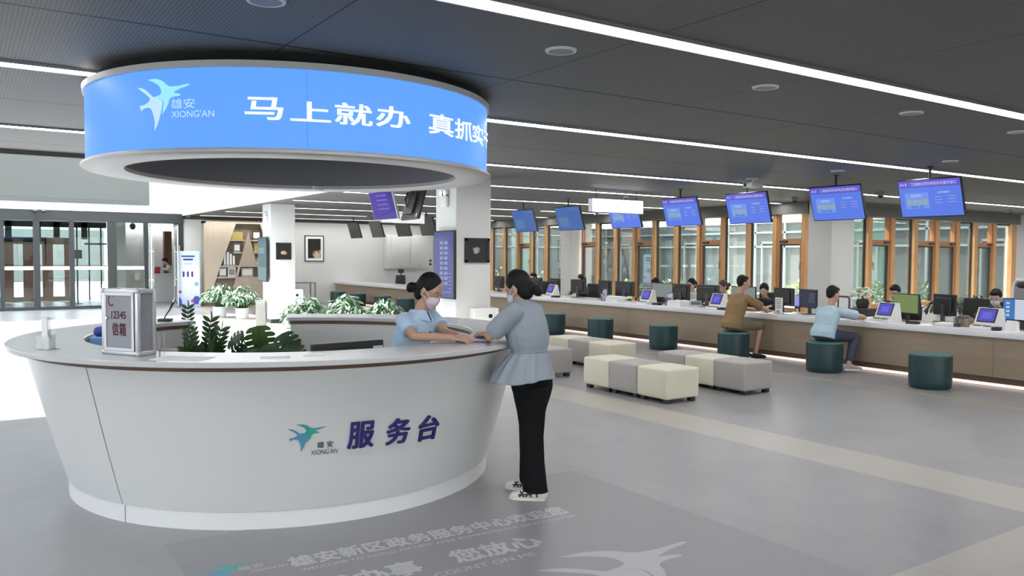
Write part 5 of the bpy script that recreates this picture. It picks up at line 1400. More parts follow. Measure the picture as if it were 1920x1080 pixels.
def award(x, z, w, h, m, lab, cat, inner=None):
    t = thing('award_plaque', lab, cat, (BX0+x, YB-0.26, z+0.0215), 0, 'awards and plaques on the far display shelf')
    MB().rbox(-w/2, w/2, -0.015, 0.015, 0, h, 0.004, 1).build('plate', m, t, True)
    MB().box(-w*0.38, w*0.38, -0.018, -0.0152, h*0.18, h*0.82).build('inlay', inner or 'gold', t)
    MB().box(-w/3, w/3, -0.03, 0.06, 0, 0.012).build('foot', 'shelf_back', t)
award(1.10, 2.20, 0.40, 0.27, 'gold', 'wide gold plaque on the upper shelf of the display shelf', 'plaque')
award(1.76, 2.20, 0.28, 0.32, 'plaque_brown', 'brown-framed certificate on the upper right of the display shelf', 'plaque', 'paper')
award(1.10, 1.78, 0.22, 0.30, 'grey_plastic', 'grey trophy plate left of the peak-shaped panel', 'plaque', 'white_plastic')
award(1.84, 1.78, 0.34, 0.32, 'gold', 'gold plaque right of the peak-shaped panel', 'plaque')
award(1.88, 1.32, 0.26, 0.30, 'shelf_oak', 'pale plaque on the middle shelf right of the peak-shaped panel', 'plaque', 'paper')
award(0.62, 0.94, 0.26, 0.33, 'grey_plastic', 'grey folder on the lower shelf, left of two', 'folder', 'white_plastic')
award(0.92, 0.94, 0.26, 0.33, 'white_plastic', 'pale folder on the lower shelf, right of two', 'folder', 'grey_plastic')
award(1.44, 0.94, 0.40, 0.30, 'shelf_oak', 'wide pale plaque under the middle shelf', 'plaque', 'paper')
award(0.36, 0.16, 0.30, 0.38, 'white_plastic', 'white box on the bottom shelf behind the leaves', 'box', 'paper')
t = thing('trophy_group', 'clear glass award with several slim blades on the middle shelf', 'trophy', (BX0+0.86, YB-0.24, 1.3415))
m = MB()
for k, h in enumerate((0.42, 0.46, 0.40, 0.34)): m.rbox(-0.2+0.1*k, -0.13+0.1*k, -0.03, 0.03, 0.03, h, 0.008, 1)
m.build('blades', 'white_gloss', t, True)
MB().box(-0.24, 0.24, -0.05, 0.05, 0, 0.03).build('base', 'grey_plastic', t)

# poster stand by the entrance
t = thing('poster_stand', 'upright light blue poster stand beside the glass entrance', 'poster', (6.16, 27.9, 0), R(-8))
MB().rbox(-0.36, 0.36, 0.0, 0.035, 0.02, 1.82, 0.008, 1).build('frame', 'white_plastic', t, True)
def poster_mat():
    m, n, l, b = newmat('poster_print')
    tc = n.new('ShaderNodeTexCoord'); sx = n.new('ShaderNodeSeparateXYZ'); l.new(tc.outputs['Object'], sx.inputs[0])
    r = n.new('ShaderNodeValToRGB'); mp = n.new('ShaderNodeMapRange'); mp.inputs['From Min'].default_value = 0.0; mp.inputs['From Max'].default_value = 1.82
    l.new(sx.outputs['Z'], mp.inputs['Value']); l.new(mp.outputs['Result'], r.inputs['Fac'])
    e = r.color_ramp.elements; e[0].position = 0.05; e[0].color = (0.16, 0.20, 0.62, 1); e[1].position = 0.95; e[1].color = (0.42, 0.66, 0.85, 1)
    for p, c in ((0.25, (0.42, 0.48, 0.80, 1)), (0.5, (0.66, 0.74, 0.88, 1))): q = e.new(p); q.color = c
    t2 = n.new('ShaderNodeTexNoise'); t2.inputs['Scale'].default_value = 9; t2.inputs['Detail'].default_value = 6; l.new(tc.outputs['Object'], t2.inputs['Vector'])
    mx = n.new('ShaderNodeMix'); mx.data_type = 'RGBA'; mx.inputs['B'].default_value = (0.75, 0.80, 0.92, 1)
    ms = n.new('ShaderNodeMath'); ms.operation = 'MULTIPLY'; ms.inputs[1].default_value = 0.6; l.new(t2.outputs['Fac'], ms.inputs[0])
    l.new(ms.outputs[0], mx.inputs['Factor']); l.new(r.outputs['Color'], mx.inputs['A']); l.new(mx.outputs['Result'], b.inputs['Base Color']); b.inputs['Roughness'].default_value = 0.4
poster_mat()
MB().box(-0.345, 0.345, -0.004, 0.0, 0.035, 1.805).build('print', 'poster_print', t)
m = MB()
for z, w, h in ((1.63, 0.40, 0.05), (1.52, 0.30, 0.06), (1.40, 0.24, 0.012)): m.box(-w/2, w/2, -0.007, -0.0045, z, z+h, 0)
for k in range(3): m.box(-0.17+0.13*k, -0.11+0.13*k, -0.007, -0.0045, 0.98, 1.16, 0)
m.ell((0.25, -0.006, 0.75), (0.07, 0.003, 0.07), n=14, m=1).ell((-0.26, -0.006, 0.5), (0.06, 0.003, 0.05), n=12, m=2).ell((0.12, -0.006, 0.2), (0.05, 0.003, 0.05), n=12, m=2).ell((0.25, -0.006, 0.22), (0.12, 0.003, 0.14), n=12, m=3).ell((-0.28, -0.006, 0.16), (0.08, 0.003, 0.16), n=12, m=3)
m.build('print_marks', ['letter_navy', 'box_blue', 'box_red', 'box_navy'], t)
MB().box(-0.30, 0.30, -0.10, 0.16, 0, 0.02).build('foot', 'grey_plastic', t)

# white wall cabinet, grey table, counter clutter at the far wall
t = thing('wall_cabinet', 'white two-door cabinet hung on the far wall above the counter', 'cabinet', (14.35, YB-0.30, 1.22))
MB().rbox(-0.98, 0.98, 0.0, 0.295, 0, 1.28, 0.01, 2).build('carcass', 'wall_cabinet', t, True)
for s in (-1, 1):
    d = MB().rbox(s*0.42-0.38, s*0.42+0.38, -0.02, 0.0, 0.05, 1.23, 0.008, 2).build('door', 'wall_cabinet', t, True)
    MB().box(s*0.42-0.06, s*0.42+0.06, -0.028, -0.02, 0.09, 0.11).build('handle', 'grey_plastic', d)
MB().box(0.84, 0.93, -0.015, 0.0, 0.12, 0.20).box(0.84, 0.93, -0.015, 0.0, 0.26, 0.34).build('socket', 'black_plastic', t)
t = thing('metal_table', 'grey metal frame table against the far wall behind the leafy planters', 'table', (9.95, YB-0.55, 0))
MB().box(-0.6, 0.45, -0.25, 0.25, 0.72, 0.76).build('table_top', 'grey_plastic', t)
for sx in (-0.58, 0.43):
    for sy in (-0.23, 0.23): MB().box(sx-0.02, sx+0.02, sy-0.02, sy+0.02, 0, 0.72).build('leg', 'grey_plastic', t)
MB().box(-0.58, 0.43, -0.24, 0.24, 0.18, 0.21).build('shelf', 'white_plastic', t)
t = thing('tall_locker', 'narrow dark panel stand between the wall cabinet and the tall blue display', 'stand', (15.55, 27.2, 0))
MB().rbox(-0.2, 0.2, -0.15, 0.15, 0, 2.1, 0.01, 1).build('body', 'black_plastic', t, True)
MB().box(-0.215, -0.2, -0.12, 0.12, 0.6, 2.0).build('front', 'box_blue', t)
# large dark screen over the entrance
t = thing('big_screen', 'huge switched-off grey screen high over the glass entrance', 'screen', (2.05, YB-0.02, 3.29))
MB().rbox(-3.05, 3.05, -0.10, 0.0, 0, 2.3, 0.01, 1).build('frame', 'big_screen_frame', t, True)
MB().box(-2.92, 2.92, -0.105, -0.1, 0.12, 2.2).build('display', 'big_screen', t)
# vestibule: white counter and a light strip
t = thing('guard_desk', 'white reception counter in the room behind the open glass doors', 'desk', (6.0, 31.6, 0))
MB().rbox(-0.45, 0.62, -0.3, 0.3, 0, 0.98, 0.01, 1).build('body', 'white_plastic', t, True)
MB().rbox(-0.48, 0.65, -0.33, 0.33, 0.98, 1.02, 0.008, 1).build('top', 'white_gloss', t, True)
small_box('red_box', 5.88, 31.5, 0.1, 0.10, 0.08, 0.24, 'box_red', 'red box on the white counter behind the open glass doors', 'box', 1.02)
t = thing('linear_ceiling_light', 'short slanted light strip in the room behind the glass doors', 'ceiling light', (2.6, 31.0, 2.95), R(35))
MB().box(-0.7, 0.7, -0.06, 0.06, -0.03, 0).build('housing', 'strip_housing', t); MB().box(-0.68, 0.68, -0.05, 0.05, -0.034, -0.03).build('diffuser', 'strip_light', t)
t = thing('linear_ceiling_light', 'added fill light strip on the right behind the glass doors', 'ceiling light', (5.9, 31.5, 2.95), R(80))  # second strip, added to brighten the vestibule wall
MB().box(-0.7, 0.7, -0.06, 0.06, -0.03, 0).build('housing', 'strip_housing', t); MB().box(-0.68, 0.68, -0.05, 0.05, -0.034, -0.03).build('diffuser', 'strip_light', t)
t = thing('dome_camera', 'black dome camera hanging behind the fourth glass door pane', 'security camera', (5.05, 31.2, 2.95))
MB().cyl((0, 0, 0), (0, 0, -0.2), 0.05).build('housing', 'white_plastic', t, True); MB().ell((0, 0, -0.26), (0.10, 0.10, 0.12), n=16).build('lens_dome', 'black_plastic', t, True)
t = thing('info_panel', 'small black panel standing behind the third glass door pane', 'panel', (3.35, 31.5, 0))
MB().rbox(-0.14, 0.14, -0.03, 0.03, 1.55, 1.85, 0.006, 1).build('screen', 'black_plastic', t, True); MB().cyl((0, 0, 0.02), (0, 0, 1.55), 0.02).build('pole', 'charcoal_frame', t, True); MB().cyl((0, 0, 0), (0, 0, 0.02), 0.15, n=24).build('base', 'charcoal_frame', t, True)

# ---------------------------------------------------------------- people
def V(*a): return Vector(a)
def cap(mb, p0, p1, r0, r1, n=14):
    mb.cyl(p0, p1, r0, r1, n); mb.ell(p0, (r0,)*3, n=n); mb.ell(p1, (r1,)*3, n=n); return mb
def fused(mb, name, m, parent, voxel=0.007, smooth=3, cut=None):
    """joins overlapping shapes into one continuous smooth surface; cut: planes (co, normal) whose outer side is removed"""
    me = bpy.data.meshes.new('tmp'); me.from_pydata(mb.v, [], mb.f); me.update()
    bm = bmesh.new(); bm.from_mesh(me); bmesh.ops.recalc_face_normals(bm, faces=bm.faces); bm.to_mesh(me); bm.free()
    o = bpy.data.objects.new('tmp', me); COL.objects.link(o)
    md = o.modifiers.new('r', 'REMESH'); md.mode = 'VOXEL'; md.voxel_size = voxel; md.use_smooth_shade = True
    if smooth: s = o.modifiers.new('s', 'SMOOTH'); s.factor = 0.5; s.iterations = smooth
    dg = bpy.context.evaluated_depsgraph_get()
    out = bpy.data.meshes.new_from_object(o.evaluated_get(dg))
    bpy.data.objects.remove(o); bpy.data.meshes.remove(me)
    if cut:
        bm = bmesh.new(); bm.from_mesh(out)
        for co, no in cut: bmesh.ops.bisect_plane(bm, geom=bm.verts[:]+bm.edges[:]+bm.faces[:], plane_co=co, plane_no=no, clear_outer=True)
        bm.to_mesh(out); bm.free()
    out.materials.clear(); out.materials.append(MATS[m]); out.name = name
    out.polygons.foreach_set('use_smooth', [True]*len(out.polygons))
    return link(name, out, parent)
def rotm(r, f, u): return Matrix(((r.x, f.x, u.x), (r.y, f.y, u.y), (r.z, f.z, u.z)))
def frame(f, u):
    f = f.normalized(); r = f.cross(u).normalized(); u = r.cross(f); return f, r, u
def hand(mb, w, d, n, thumb=1, curl=0.5, S=1.0):
    """w wrist, d along the fingers, n out of the back of the hand; thumb = which side the thumb leaves"""
    d, s, n = frame(d, n)
    for k in range(4):
        u = (-0.028+0.0187*k)*S
        cap(mb, w+s*(u*0.55), w+d*(0.082*S)+s*u, 0.0125*S, 0.0115*S, 8)
        L = (0.072, 0.080, 0.075, 0.060)[k]*S if thumb < 0 else (0.060, 0.075, 0.080, 0.072)[k]*S
        p = w+d*(0.085*S)+s*u; a = 0.12
        for q, fr in enumerate((0.45, 0.32, 0.23)):
            a += curl*(0.75 if q else 0.55)
            p2 = p+(d*math.cos(a)-n*math.sin(a)+s*(0.08*(k-1.5)))*L*fr
            cap(mb, p, p2, (0.0092-0.0007*q)*S, (0.0086-0.0009*q)*S, 8); p = p2
    b = w+d*(0.022*S)+s*(thumb*0.024*S); p1 = b+(d*0.55+s*(thumb*0.75)-n*0.25).normalized()*0.040*S
    p2 = p1+(d*0.85+s*(thumb*0.35)-n*0.35).normalized()*0.032*S; p3 = p2+(d*0.95-s*(thumb*0.05)-n*0.35).normalized()*0.024*S
    cap(mb, b, p1, 0.014*S, 0.0105*S, 8); cap(mb, p1, p2, 0.0105*S, 0.0095*S, 8); cap(mb, p2, p3, 0.0095*S, 0.008*S, 8)
def head_shapes(mb, c, f, u, S=1.0):
    f, r, u = frame(f, u); M = rotm(r, f, u)
    mb.ell(c+u*0.02*S, (0.074*S, 0.093*S, 0.105*S), n=24, rot=M)
    mb.ell(c+f*0.030*S-u*0.050*S, (0.060*S, 0.060*S, 0.062*S), n=20, rot=M)
    mb.ell(c+f*0.058*S-u*0.092*S, (0.030*S, 0.026*S, 0.026*S), n=14, rot=M)
    cap(mb, c+f*0.088*S+u*0.004*S, c+f*0.105*S-u*0.032*S, 0.0085*S, 0.0125*S, 10)
    mb.ell(c+f*0.088*S-u*0.062*S, (0.024*S, 0.010*S, 0.009*S), n=12, rot=M)
    for s in (-1, 1):
        mb.ell(c+f*0.066*S+u*0.018*S+r*(s*0.034*S), (0.026*S, 0.020*S, 0.010*S), n=12, rot=M)
        mb.ell(c+r*(s*0.077*S)-f*0.008*S-u*0.008*S, (0.011*S, 0.019*S, 0.031*S), n=12, rot=M)
def face(root, c, f, u, S=1.0, lips=True):
    f, r, u = frame(f, u); M = rotm(r, f, u)
    for s in (-1, 1):
        e = MB().ell(c+f*0.0815*S+u*0.003*S+r*(s*0.032*S), (0.013*S, 0.0085*S, 0.0048*S), n=12, rot=M).build('eye', 'eye_white', root, True, 180)
        MB().ell(c+f*0.0880*S+u*0.0025*S+r*(s*0.032*S), (0.0075*S, 0.0040*S, 0.0052*S), n=10, rot=M).build('iris', 'iris', e, True, 180)
        MB().tube([c+f*0.084*S+u*0.022*S+r*(s*0.016*S), c+f*0.086*S+u*0.027*S+r*(s*0.032*S), c+f*0.072*S+u*0.023*S+r*(s*0.052*S)], [0.0025*S, 0.0035*S, 0.002*S], 6).build('eyebrow', 'hair', root, True)
    if lips: MB().ell(c+f*0.0965*S-u*0.062*S, (0.022*S, 0.005*S, 0.0065*S), n=12, rot=M).build('mouth', 'lip', root, True, 180)
def bun_hair(root, c, f, u, m='hair', S=1.0, bun=None, voxel=0.007):
    f, r, u = frame(f, u); M = rotm(r, f, u); h = MB()
    h.ell(c-f*0.013*S+u*0.043*S, (0.0835*S, 0.093*S, 0.097*S), n=28, rot=M)
    h.ell(c-f*0.03*S+u*0.02*S, (0.082*S, 0.080*S, 0.095*S), n=24, rot=M)
    h.ell(c-f*0.045*S-u*0.035*S, (0.068*S, 0.058*S, 0.065*S), n=20, rot=M)
    b = bun if bun is not None else c-f*0.130*S+u*0.0
    cap(h, c-f*0.09*S, b, 0.028*S, 0.026*S); h.ell(b, (0.044*S, 0.034*S, 0.042*S), n=18, rot=M)
    return fused(h, 'hair', m, root, voxel, 2)
def short_hair(root, c, f, u, m='hair', S=1.0, voxel=0.008, fluff=1.0):
    f, r, u = frame(f, u); M = rotm(r, f, u); h = MB()
    h.ell(c-f*0.024*S+u*0.040*S, (0.084*S*fluff, 0.094*S*fluff, 0.100*S*fluff), n=24, rot=M)
    h.ell(c-f*0.052*S-u*0.012*S, (0.070*S*fluff, 0.050*S, 0.060*S), n=18, rot=M)
    h.ell(c+f*0.030*S+u*0.085*S, (0.068*S, 0.058*S, 0.040*S*fluff), n=18, rot=M)
    return fused(h, 'hair', m, root, voxel, 2)
def mask(root, c, f, u, m, S=1.0, voxel=0.006):
    f, r, u = frame(f, u); M = rotm(r, f, u); k = MB()
    k.ell(c+f*0.050*S-u*0.056*S, (0.064*S, 0.060*S, 0.050*S), n=24, rot=M)
    k.ell(c+f*0.085*S-u*0.036*S, (0.028*S, 0.028*S, 0.024*S), n=16, rot=M)
    k.ell(c+f*0.066*S-u*0.090*S, (0.038*S, 0.030*S, 0.030*S), n=16, rot=M)
    o = fused(k, 'face_mask', m, root, voxel, 3, cut=[(c+f*0.040*S, -f)])
    t = MB()
    for s in (-1, 1):
        ear = c+r*(s*0.085*S)-f*0.014*S
        t.tube([c+f*0.055*S-u*0.030*S+r*(s*0.062*S), ear.lerp(c+f*0.055*S+r*(s*0.062*S), 0.4)+r*(s*0.008*S)+u*0.006*S, ear+u*0.022*S], 0.0028*S, 6)
        t.tube([c+f*0.055*S-u*0.082*S+r*(s*0.055*S), ear.lerp(c+f*0.05*S-u*0.07*S+r*(s*0.06*S), 0.5)+r*(s*0.006*S), ear-u*0.034*S], 0.0028*S, 6)
    t.build('strap', m, o, True)
    return o
def torso_rings(rings, s, f, grow=0.0):
    return [(Vector(c), s*(a+grow), f*(b+grow)) for c, a, b in rings]
def shoe(root, ankle, d, m, sole='shoe_white', L=0.245, stripes=None, sole_h=0.022):
    """shoe under an ankle; d = toe direction on the floor"""
    d = Vector((d[0], d[1], 0)).normalized(); s = Vector((d.y, -d.x, 0)); up = V(0, 0, 1); a = V(ankle[0], ankle[1], 0)
    z0 = ankle[2]
    heel = a-d*0.065
    R_ = [(0.0, 0.022, 0.045, 0.040), (0.03, 0.031, 0.050, 0.045), (0.075, 0.034, 0.055, 0.050), (0.12, 0.037, 0.046, 0.040), (0.17, 0.043, 0.036, 0.029), (0.21, 0.040, 0.030, 0.023), (0.24, 0.026, 0.025, 0.017)]
    k = L/0.245
    sh = MB().loft([(heel+d*(x*k)+up*(z0+zc), s*w, up*h) for x, w, zc, h in R_], 20)
    sh.ell(heel+d*0.005+up*(z0+0.043), (0.03, 0.03, 0.038), n=14)
    cap(sh, a+up*(z0+0.06), a+up*(z0+0.085), 0.038, 0.036)
    o = fused(sh, 'shoe', m, root, 0.006, 2, cut=[(V(0, 0, z0+0.016), V(0, 0, -1))])
    sm = MB()
    pts = [(-0.012, 0.0), (0.0, 0.026), (0.05, 0.036), (0.12, 0.040), (0.17, 0.046), (0.215, 0.042), (0.245, 0.022), (0.252, 0.0)]
    poly = [(x*k, w) for x, w in pts]+[(x*k, -w) for x, w in reversed(pts[1:-1])]
    sm.prism(poly, lambda u, v, w: heel+d*u+s*v+up*(z0+w), sole_h); sm.build('sole', sole, o)
    if stripes:
        st = MB()
        for sg in (-1, 1):
            for (x0, h0, x1, h1) in ((0.085, 0.028, 0.128, 0.074), (0.125, 0.028, 0.092, 0.080), (0.138, 0.026, 0.166, 0.062), (0.172, 0.026, 0.142, 0.066), (0.08, 0.048, 0.180, 0.042), (0.045, 0.028, 0.056, 0.074)):
                pp = []
                for q in range(5):
                    x = (x0+(x1-x0)*q/4); h = h0+(h1-h0)*q/4
                    i = max(j for j in range(len(R_)-1) if R_[j][0] <= x+1e-9); fr = (x-R_[i][0])/(R_[i+1][0]-R_[i][0])
                    w_, zc, hh = [R_[i][j]+(R_[i+1][j]-R_[i][j])*fr for j in (1, 2, 3)]
                    t = max(-0.98, min(0.98, (h-zc)/hh)); pp.append(heel+d*(x*k)+s*(sg*(w_*math.sqrt(1-t*t)+0.0025))+up*(z0+h))
                st.tube(pp, 0.0052, 6)
        st.build('stripes', stripes, o, True)
    return o

# ---- the woman standing at the desk
w_root = thing('person', 'standing woman in a grey-blue blouse and black trousers leaning on the round desk', 'person', (3.275, 4.655, 0), YAW)
f0 = V(-0.85, 0.53, 0).normalized(); s0 = V(0.53, 0.85, 0).normalized()
hc = V(-0.055, 0.16, 1.487); hf = V(-0.82, 0.44, -0.36); hu = V(-0.35, 0.18, 0.90)
sL, sR = V(-0.085, -0.03, 1.330), V(0.062, 0.250, 1.325)
eL, wL = V(-0.255, 0.0, 1.160), V(-0.275, 0.215, 1.146)
eR, wR = V(-0.15, 0.41, 1.160), V(-0.275, 0.43, 1.146)
b = MB()
TR = [((0.05, 0.12, 0.76), 0.120, 0.090), ((0.045, 0.12, 0.85), 0.145, 0.105), ((0.025, 0.12, 1.04), 0.125, 0.095), ((0.0, 0.13, 1.20), 0.140, 0.105), ((-0.012, 0.135, 1.30), 0.130, 0.080), ((-0.022, 0.14, 1.365), 0.070, 0.056)]
b.loft(torso_rings(TR, s0, f0), 24)
cap(b, V(-0.022, 0.14, 1.34), hc-V(0, 0, 0.05)+V(0.012, -0.005, 0), 0.056, 0.050)
head_shapes(b, hc, hf, hu)
for s_, e_, w_ in ((sL, eL, wL), (sR, eR, wR)):
    cap(b, s_+(e_-s_)*0.12, e_, 0.040, 0.037); cap(b, e_, w_, 0.036, 0.025)
hand(b, wL, V(-0.55, 0.80, -0.06), V(0, 0, 1), 1, 0.35, 0.95); hand(b, wR, V(-0.80, -0.45, -0.05), V(0.1, 0, 1), -1, 0.55, 0.9)
hipL, hipR = V(0.03, 0.05, 0.80), V(0.068, 0.18, 0.80)
kL, kR = V(0.045, 0.02, 0.45), V(0.035, 0.22, 0.45)
aL, aR = V(0.065, 0.01, 0.09), V(0.045, 0.25, 0.09)
for h_, k_, a_ in ((hipL, kL, aL), (hipR, kR, aR)):
    cap(b, h_, k_, 0.082, 0.052); cap(b, k_, a_, 0.052, 0.034); cap(b, a_-V(0, 0, 0.03), a_+V(-0.10, 0.02, -0.06), 0.032, 0.025)
fused(b, 'body', 'skin', w_root, 0.006, 3)
face(w_root, hc, hf, hu, lips=False)
bun_hair(w_root, hc, hf, hu, 'hair', 1.02, V(0.080, 0.095, 1.475))
mask(w_root, hc, hf, hu, 'mask_white')
bl = MB()
BL = [((-0.03, 0.10, 0.845), 0.262, 0.222), ((-0.018, 0.105, 0.91), 0.228, 0.192), ((0.005, 0.11, 0.99), 0.186, 0.150), ((0.022, 0.115, 1.045), 0.150, 0.116), ((0.018, 0.12, 1.09), 0.172, 0.132), ((0.008, 0.125, 1.16), 0.190, 0.146), ((-0.004, 0.13, 1.25), 0.190, 0.140), ((-0.010, 0.135, 1.315), 0.186, 0.118), ((-0.014, 0.138, 1.362), 0.155, 0.098), ((-0.020, 0.14, 1.395), 0.090, 0.075), ((-0.024, 0.142, 1.41), 0.066, 0.062)]
vs, fs = [], []; n = 72
for i, (c, a, bb) in enumerate(BL):
    amp = (0.055, 0.05, 0.04, 0.025, 0.02, 0.01, 0, 0, 0, 0, 0)[i]
    for k in range(n):
        q = 2*PI*k/n; r_ = 1+amp*math.sin(11*q+0.7*i*0.2)+amp*0.5*math.sin(17*q+1)
        p = Vector(c)+s0*(a*math.cos(q)*r_)+f0*(bb*math.sin(q)*r_)
        if i == 0: p.z += 0.012*math.sin(3*q+0.5)-0.035*max(0, math.sin(q))
        vs.append(p)
for i in range(len(BL)-1):
    for k in range(n): fs.append((i*n+k, i*n+(k+1) % n, (i+1)*n+(k+1) % n, (i+1)*n+k))
fs += [tuple(range(n-1, -1, -1)), tuple(range((len(BL)-1)*n, len(BL)*n))]
bl.add(vs, fs)
for s_, e_, w_ in ((sL, eL, wL), (sR, eR, wR)):
    d = (e_-s_); e2 = s_+d*0.93
    bl.loft([(s_+d*t, d.cross(f0).normalized()*r_, d.cross(d.cross(f0)).normalized()*r_) for t, r_ in ((0.0, 0.070), (0.3, 0.072), (0.6, 0.072), (0.82, 0.070), (0.93, 0.058))], 20)
    bl.ell(s_, (0.066, 0.066, 0.066), n=18)
fused(bl, 'blouse', 'blouse_grey', w_root, 0.007, 2)
MB().tube([V(0.022, 0.115, 1.045)+s0*(0.153*math.cos(q))+f0*(0.119*math.sin(q)) for q in [2*PI*k/40 for k in range(41)]], 0.005, 6).build('waist_gather', 'blouse_grey', w_root, True)
tr = MB()
tr.loft(torso_rings([((0.047, 0.118, 0.74), 0.150, 0.125), ((0.046, 0.118, 0.77), 0.166, 0.140), ((0.042, 0.12, 0.82), 0.174, 0.144), ((0.038, 0.12, 0.90), 0.168, 0.134), ((0.028, 0.12, 1.0), 0.138, 0.110)], s0, f0), 28)
for h_, k_, a_ in ((hipL, kL, aL), (hipR, kR, aR)):
    tr.loft([(h_, s0*0.100, f0*0.140), (h_.lerp(k_, 0.2), s0*0.098, f0*0.132), (h_.lerp(k_, 0.5), s0*0.088, f0*0.108), (k_, s0*0.076, f0*0.084), (k_.lerp(a_, 0.5), s0*0.074, f0*0.082), (a_.lerp(V(a_.x, a_.y, 0.06), 0.2)+V(0.002, 0, 0), s0*0.080, f0*0.092), (V(a_.x+0.008, a_.y, 0.060), s0*0.084, f0*0.094)], 22)
fused(tr, 'trousers', 'trousers_black', w_root, 0.008, 8)
shoe(w_root, (aL.x+0.004, aL.y, 0), (-0.97, 0.18), 'shoe_white', stripes='shoe_black')
shoe(w_root, (aR.x-0.012, aR.y, 0), (-0.94, 0.30), 'shoe_white', stripes='shoe_black')

# ---- the receptionist inside the desk
r_root = thing('person', 'receptionist in a light blue short-sleeved shirt and pink mask inside the round desk', 'person', (2.784, 5.377, 0), YAW)
f1 = V(0.88, -0.47, 0).normalized(); s1 = V(-0.47, -0.88, 0).normalized()
hc = V(0.098, -0.03, 1.462); hf = V(0.86, -0.30, -0.42); hu = V(0.40, -0.12, 0.90)
sR, sL = V(-0.070, -0.165, 1.250), V(0.095, 0.160, 1.262)
eR, wR = V(0.02, -0.285, 1.150), V(0.285, -0.300, 1.144)
eL, wL = V(0.215, 0.02, 1.150), V(0.325, -0.165, 1.146)
RT = [((-0.06, 0.0, 0.78), 0.165, 0.125), ((-0.06, 0.0, 0.90), 0.155, 0.115), ((-0.045, 0.0, 1.02), 0.135, 0.100), ((-0.02, -0.005, 1.14), 0.150, 0.115), ((0.0, -0.008, 1.225), 0.135, 0.082), ((0.018, -0.010, 1.285), 0.074, 0.058)]
b = MB(); b.loft(torso_rings(RT, s1, f1), 24)
cap(b, V(0.018, -0.01, 1.26), hc-V(0.018, -0.006, 0.055), 0.055, 0.049)
head_shapes(b, hc, hf, hu)
for s_, e_, w_ in ((sL, eL, wL), (sR, eR, wR)):
    cap(b, s_+(e_-s_)*0.12, e_, 0.038, 0.036); cap(b, e_, w_, 0.035, 0.025)
hand(b, wR, V(0.97, 0.10, -0.10), V(0, -0.35, 1), -1, 0.55, 0.98); hand(b, wL, V(0.80, -0.58, -0.05), V(0.1, 0.2, 1), 1, 0.5, 0.98)
for sg in (-1, 1):
    h_ = V(-0.06, 0, 0.82)+s1*(0.085*sg); k_ = V(-0.05, 0, 0.46)+s1*(0.09*sg); a_ = V(-0.07, 0, 0.09)+s1*(0.09*sg)
    cap(b, h_, k_, 0.080, 0.052); cap(b, k_, a_, 0.05, 0.034); cap(b, a_-V(0, 0, 0.03), a_+f1*0.10-V(0, 0, 0.06), 0.032, 0.025)
fused(b, 'body', 'skin', r_root, 0.006, 3)
face(r_root, hc, hf, hu, lips=False)
bun_hair(r_root, hc, hf, hu, 'hair', 1.0, V(-0.035, 0.0, 1.485))
mask(r_root, hc, hf, hu, 'mask_pink')
sh = MB()
sh.loft(torso_rings([((-0.062, 0.0, 0.88), 0.175, 0.135), ((-0.055, 0.0, 1.00), 0.162, 0.122), ((-0.035, 0.0, 1.08), 0.165, 0.128), ((-0.015, -0.005, 1.16), 0.172, 0.132), ((0.0, -0.008, 1.225), 0.172, 0.112), ((0.010, -0.010, 1.272), 0.125, 0.085), ((0.020, -0.010, 1.305), 0.070, 0.066)], s1, f1), 32)
for s_, e_, w_ in ((sL, eL, wL), (sR, eR, wR)):
    d = (e_-s_)
    sh.loft([(s_+d*t, d.cross(f1).normalized()*r_, d.cross(d.cross(f1)).normalized()*r_) for t, r_ in ((0.0, 0.058), (0.35, 0.060), (0.66, 0.062))], 20)
    sh.ell(s_, (0.058, 0.058, 0.058), n=18)
so = fused(sh, 'shirt', 'shirt_blue', r_root, 0.006, 2)
co = MB()
nk = V(0.026, -0.010, 1.300)
for sg in (-1, 1):      # two collar wings folded down at the front
    pts = []
    for k in range(8):
        q = (0.15+2.95*k/7); q = PI/2-sg*(PI-q) if False else PI/2+sg*(q)
        pts.append((q, k/7))
    vs = []
    for q, t in pts:
        r0_ = 0.064; up = nk+s1*(r0_*math.cos(q))+f1*(r0_*math.sin(q))+V(0, 0, 0.022); lo = nk+s1*((r0_+0.028)*math.cos(q))+f1*((r0_+0.026+0.020*(1-t)**3)*math.sin(q))+V(0, 0, -0.018-0.042*(1-t)**2)
        vs += [up, lo]
    off = [v+(v-nk).normalized()*0.004 for v in vs]; m_ = len(vs)
    fs = [(2*k, 2*k+1, 2*k+3, 2*k+2) for k in range(7)]
    co.add(vs+off, fs+[tuple(i+m_ for i in reversed(q)) for q in fs]+[(2*k+1, 2*k+1+m_, 2*k+3+m_, 2*k+3) for k in range(7)]+[(0, m_, m_+1, 1), (14, 15, 15+m_, 14+m_)])
co.build('collar', 'shirt_blue', so, True)
MB().ell(V(0.118, -0.125, 1.16), (0.010, 0.006, 0.012), n=10).build('badge', 'letter_navy', so, True)
tr = MB()
tr.loft(torso_rings([((-0.06, 0, 0.74), 0.165, 0.125), ((-0.06, 0, 0.84), 0.172, 0.132), ((-0.06, 0, 0.94), 0.158, 0.12)], s1, f1), 24)
for sg in (-1, 1):
    h_ = V(-0.06, 0, 0.80)+s1*(0.085*sg); k_ = V(-0.05, 0, 0.46)+s1*(0.09*sg); a_ = V(-0.07, 0, 0.05)+s1*(0.09*sg)
    tr.loft([(h_, s1*0.092, f1*0.10), (k_, s1*0.068, f1*0.072), (a_, s1*0.066, f1*0.075)], 20)
fused(tr, 'trousers', 'uniform_dark', r_root, 0.009, 2)
for sg in (-1, 1): shoe(r_root, tuple(V(-0.07, 0, 0)+s1*(0.09*sg)), f1, 'shoe_black', 'shoe_black')

